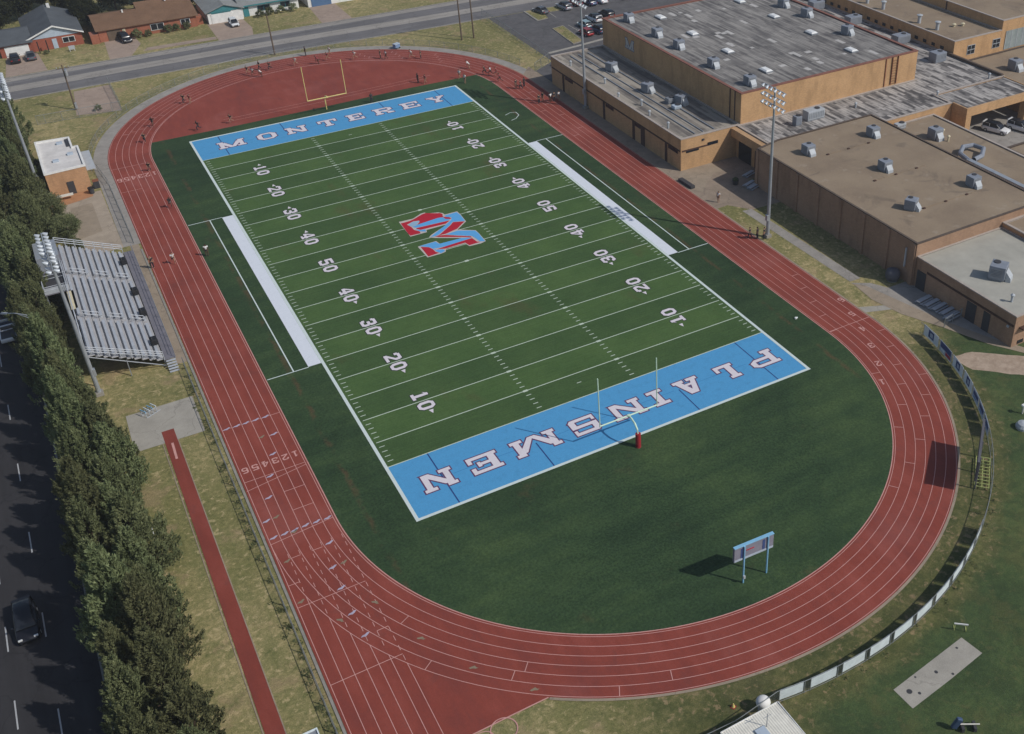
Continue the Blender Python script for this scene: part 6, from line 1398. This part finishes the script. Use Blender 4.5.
def person(x, y, face, pose, shirt, label, shorts='shortsd', skin='skin', z=.055, group='people on and around the track', long=False):
    t = thing('person', label, 'person', (x, y, z), R(face), group); s = 1.06+random.uniform(-.05, .05); t.scale = (s*1.16, s*1.16, s*1.05)
    B_, S_, H_, A_, T_ = PM[pose]
    for nme, me, m in (('body', B_, skin), ('shirt', S_, shirt), ('trousers' if long else 'shorts', T_ if long else H_, shorts), ('hair', A_, 'hair')):
        o = D.objects.new(nme, me); COL.objects.link(o); o.parent = t
        if not me.materials: me.materials.append(None)
        o.material_slots[0].link = 'OBJECT'; o.material_slots[0].material = MT[m]
W, K, RD, B = 'shirtw', 'shirtd', 'shirtr', 'shirtb'
for i, (x, y, f, p, s, lab) in enumerate((
    (16.5, 138.0, 200, 'run', K, 'dark runner left in the pair on the upper left bend nearest the yellow goal post'), (17.2, 136.6, 200, 'run', W, 'light shirted runner overlapping a dark one on the upper left bend'),
    (2.6, 129.0, 220, 'run', K, 'dark runner left in the pair low on the left bend'), (3.6, 128.4, 220, 'walk', RD, 'runner in a reddish shirt beside a dark one low on the left bend'),
    (-4.4, 120.5, 240, 'run', K, 'dark runner alone on the left bend above the white lane numbers'), (-6.9, 113.8, 255, 'run', K, 'dark runner at the corner where the red half circle meets the grass'),
    (-8.3, 101.4, 265, 'bend', K, 'dark figure bending over the lane numbers on the home straight'), (2.2, 114.2, 200, 'run', K, 'dark runner on the red half circle left of the letter M'), (7.9, 114.5, 200, 'run', K, 'dark runner on the red half circle above the letter M'),
    (19.2, 139.6, 190, 'walk', K, 'dark figure on the outer lane behind the upper left pair'), (18.6, 135.4, 190, 'bend', W, 'bending figure in white at the inner lane of the upper left bend'), (20.9, 138.1, 195, 'run', K, 'dark runner trailing the upper left group'),
    (26.0, 137.9, 190, 'run', W, 'runner in white left of the yellow goal post top'), (29.4, 142.8, 180, 'stand', K, 'dark figure standing at the outer fence left above the yellow goal post'), (33.8, 140.6, 185, 'walk', W, 'figure in white in the outer lane between the yellow uprights'),
    (32.4, 137.3, 185, 'run', RD, 'runner in red and dark right in the pair between the yellow uprights'), (30.3, 136.5, 185, 'bend', RD, 'crouching figure in red between the yellow uprights'), (37.3, 134.8, 180, 'run', W, 'runner in white just right of the yellow goal post'),
    (41.9, 132.5, 175, 'stand', K, 'dark figure in the close pair on the middle of the far bend'), (42.8, 131.6, 175, 'walk', W, 'light figure in the close pair on the middle of the far bend'), (47.3, 129.0, 165, 'run', W, 'runner in white on the far bend left of a dark one'), (48.9, 128.0, 165, 'stand', K, 'dark figure standing right of a white runner on the far bend'),
    (43.5, 115.3, 190, 'stand', K, 'dark figure on the red half circle above the last letters'), (44.6, 114.2, 190, 'walk', RD, 'reddish figure beside a dark one on the red half circle'), (55.0, 117.1, 150, 'bend', W, 'figure in white on the inner lane of the upper right bend'),
    (57.0, 111.2, 140, 'run', W, 'runner in white at the start of the back straight'), (56.2, 112.2, 140, 'run', K, 'dark runner just behind the white one at the start of the back straight'), (57.8, 110.0, 135, 'run', RD, 'runner in red on the back straight near the end zone corner'), (57.0, 106.8, 130, 'run', RD, 'lower runner in red on the back straight near the end zone corner'),
    (51.2, 113.0, 200, 'walk', W, 'smaller figure in white above the end zone corner'), (51.1, 110.1, 200, 'stand', W, 'tall figure in white standing at the end zone corner'), (32.5, 110.3, 260, 'stand', K, 'dark figure standing on the end line above the letters'),
    (58.2, 102.1, 120, 'stand', K, 'dark figure at the left of the trio on the back straight'), (58.9, 101.4, 120, 'walk', K, 'dark figure in the middle of the trio on the back straight'), (60.0, 102.3, 120, 'stand', K, 'dark figure at the right of the trio on the back straight'),
    (58.6, 92.9, 110, 'stand', K, 'first dark figure from the left in the row across the back straight'), (59.6, 93.4, 110, 'stand', K, 'second dark figure from the left in the row across the back straight'), (60.7, 92.4, 110, 'stand', W, 'figure in white in the middle of the row across the back straight'), (61.5, 92.4, 110, 'stand', K, 'dark figure between the two in white across the back straight'), (62.4, 92.2, 110, 'stand', W, 'figure in white at the right end of the row across the back straight'),
    (-7.9, 85.4, 270, 'run', K, 'runner in dark with pale shorts on the home straight above the bleachers'), (-10.9, 67.0, 270, 'run', W, 'runner in a white shirt on the home straight beside the bleachers'), (-13.7, 67.3, 270, 'stand', K, 'dark figure standing at the outer edge of the track by the bleachers'), (-6.4, 66.7, 80, 'stand', W, 'figure in white standing on the grass inside the home straight'),
    (64.2, 41.9, 200, 'stand', W, 'figure with dark hair in a white shirt on the concrete beside the back straight'), (61.6, 29.8, 130, 'walk', K, 'dark figure left in the trio at the right floodlight'), (62.5, 29.3, 130, 'stand', K, 'dark figure in the middle of the trio at the right floodlight'), (63.2, 28.6, 130, 'stand', K, 'dark figure right in the trio at the right floodlight'))):
    person(x, y, f, p, s, lab, 'shortsg' if i in (40, 12) else ('shortsr' if s == RD and i % 2 else 'shortsd'), 'skindark' if i % 3 == 1 else 'skin', long=(s == K and i % 4 != 0))

# ------------------------------------------------------------------ air
if HAZE:
    hm_ = D.materials.new('hazy_air'); hm_.use_nodes = True; hn = hm_.node_tree; hn.nodes.remove(hn.nodes['Principled BSDF'])
    pv = hn.nodes.new('ShaderNodeVolumePrincipled'); pv.inputs['Color'].default_value = (.80, .84, .92, 1); pv.inputs['Density'].default_value = HAZE; pv.inputs['Anisotropy'].default_value = .15
    hn.links.new(pv.outputs[0], hn.nodes['Material Output'].inputs['Volume'])
    mb = MB(); mb.box(-905, 905, -605, 1105, -1, 82); ho = mb.build('haze', hm_); tag(ho, 'thin pale haze in the air over the whole place', 'haze', None, 'stuff')
# ------------------------------------------------------------------ light, sky, camera
S = Vector((2.12, -2.65, 3.05)).normalized()
sun = D.lights.new('Sun', 'SUN'); sun.energy = SUN; sun.angle = R(.5); sun.color = (1.0, .955, .89)
so = D.objects.new('sun', sun); COL.objects.link(so); so.rotation_euler = S.to_track_quat('Z', 'Y').to_euler(); so.location = (60, -80, 120)
w = D.worlds.new('World'); scene.world = w; w.use_nodes = True; nt = w.node_tree
sk_ = nt.nodes.new('ShaderNodeTexSky'); sk_.sky_type = 'NISHITA'; sk_.sun_disc = False
sk_.sun_elevation = math.asin(S.z); sk_.sun_rotation = math.atan2(S.x, S.y); sk_.air_density = 1.0; sk_.dust_density = 1.2
nt.links.new(sk_.outputs[0], nt.nodes['Background'].inputs[0]); nt.nodes['Background'].inputs[1].default_value = SKY
cam = D.cameras.new('Camera'); co = D.objects.new('camera', cam); COL.objects.link(co); scene.camera = co
yaw, pitch, roll = .5305170, .5896351, -.01571658
F = Vector((math.sin(yaw)*math.cos(pitch), math.cos(yaw)*math.cos(pitch), -math.sin(pitch))); Rt = Vector((math.cos(yaw), -math.sin(yaw), 0)); U = Rt.cross(F)
cr, sr = math.cos(roll), math.sin(roll); R2, U2 = Rt*cr+U*sr, -Rt*sr+U*cr
co.matrix_world = Matrix(((R2.x, U2.x, -F.x, -20.006), (R2.y, U2.y, -F.y, -80.8037), (R2.z, U2.z, -F.z, 75.3121), (0, 0, 0, 1)))
cam.sensor_fit = 'HORIZONTAL'; cam.sensor_width = 36; cam.lens = 1078.455*36/1024
cam.shift_x = -(651.458-512)/1024; cam.shift_y = -(367-333.792)/1024; cam.clip_start = 1; cam.clip_end = 4000
scene.view_settings.view_transform = 'Standard'; scene.view_settings.look = 'None'; scene.view_settings.gamma = 1.0; scene.view_settings.use_curve_mapping = False
scene.view_settings.exposure = EXPO
scene.render.resolution_x = 1024; scene.render.resolution_y = 734
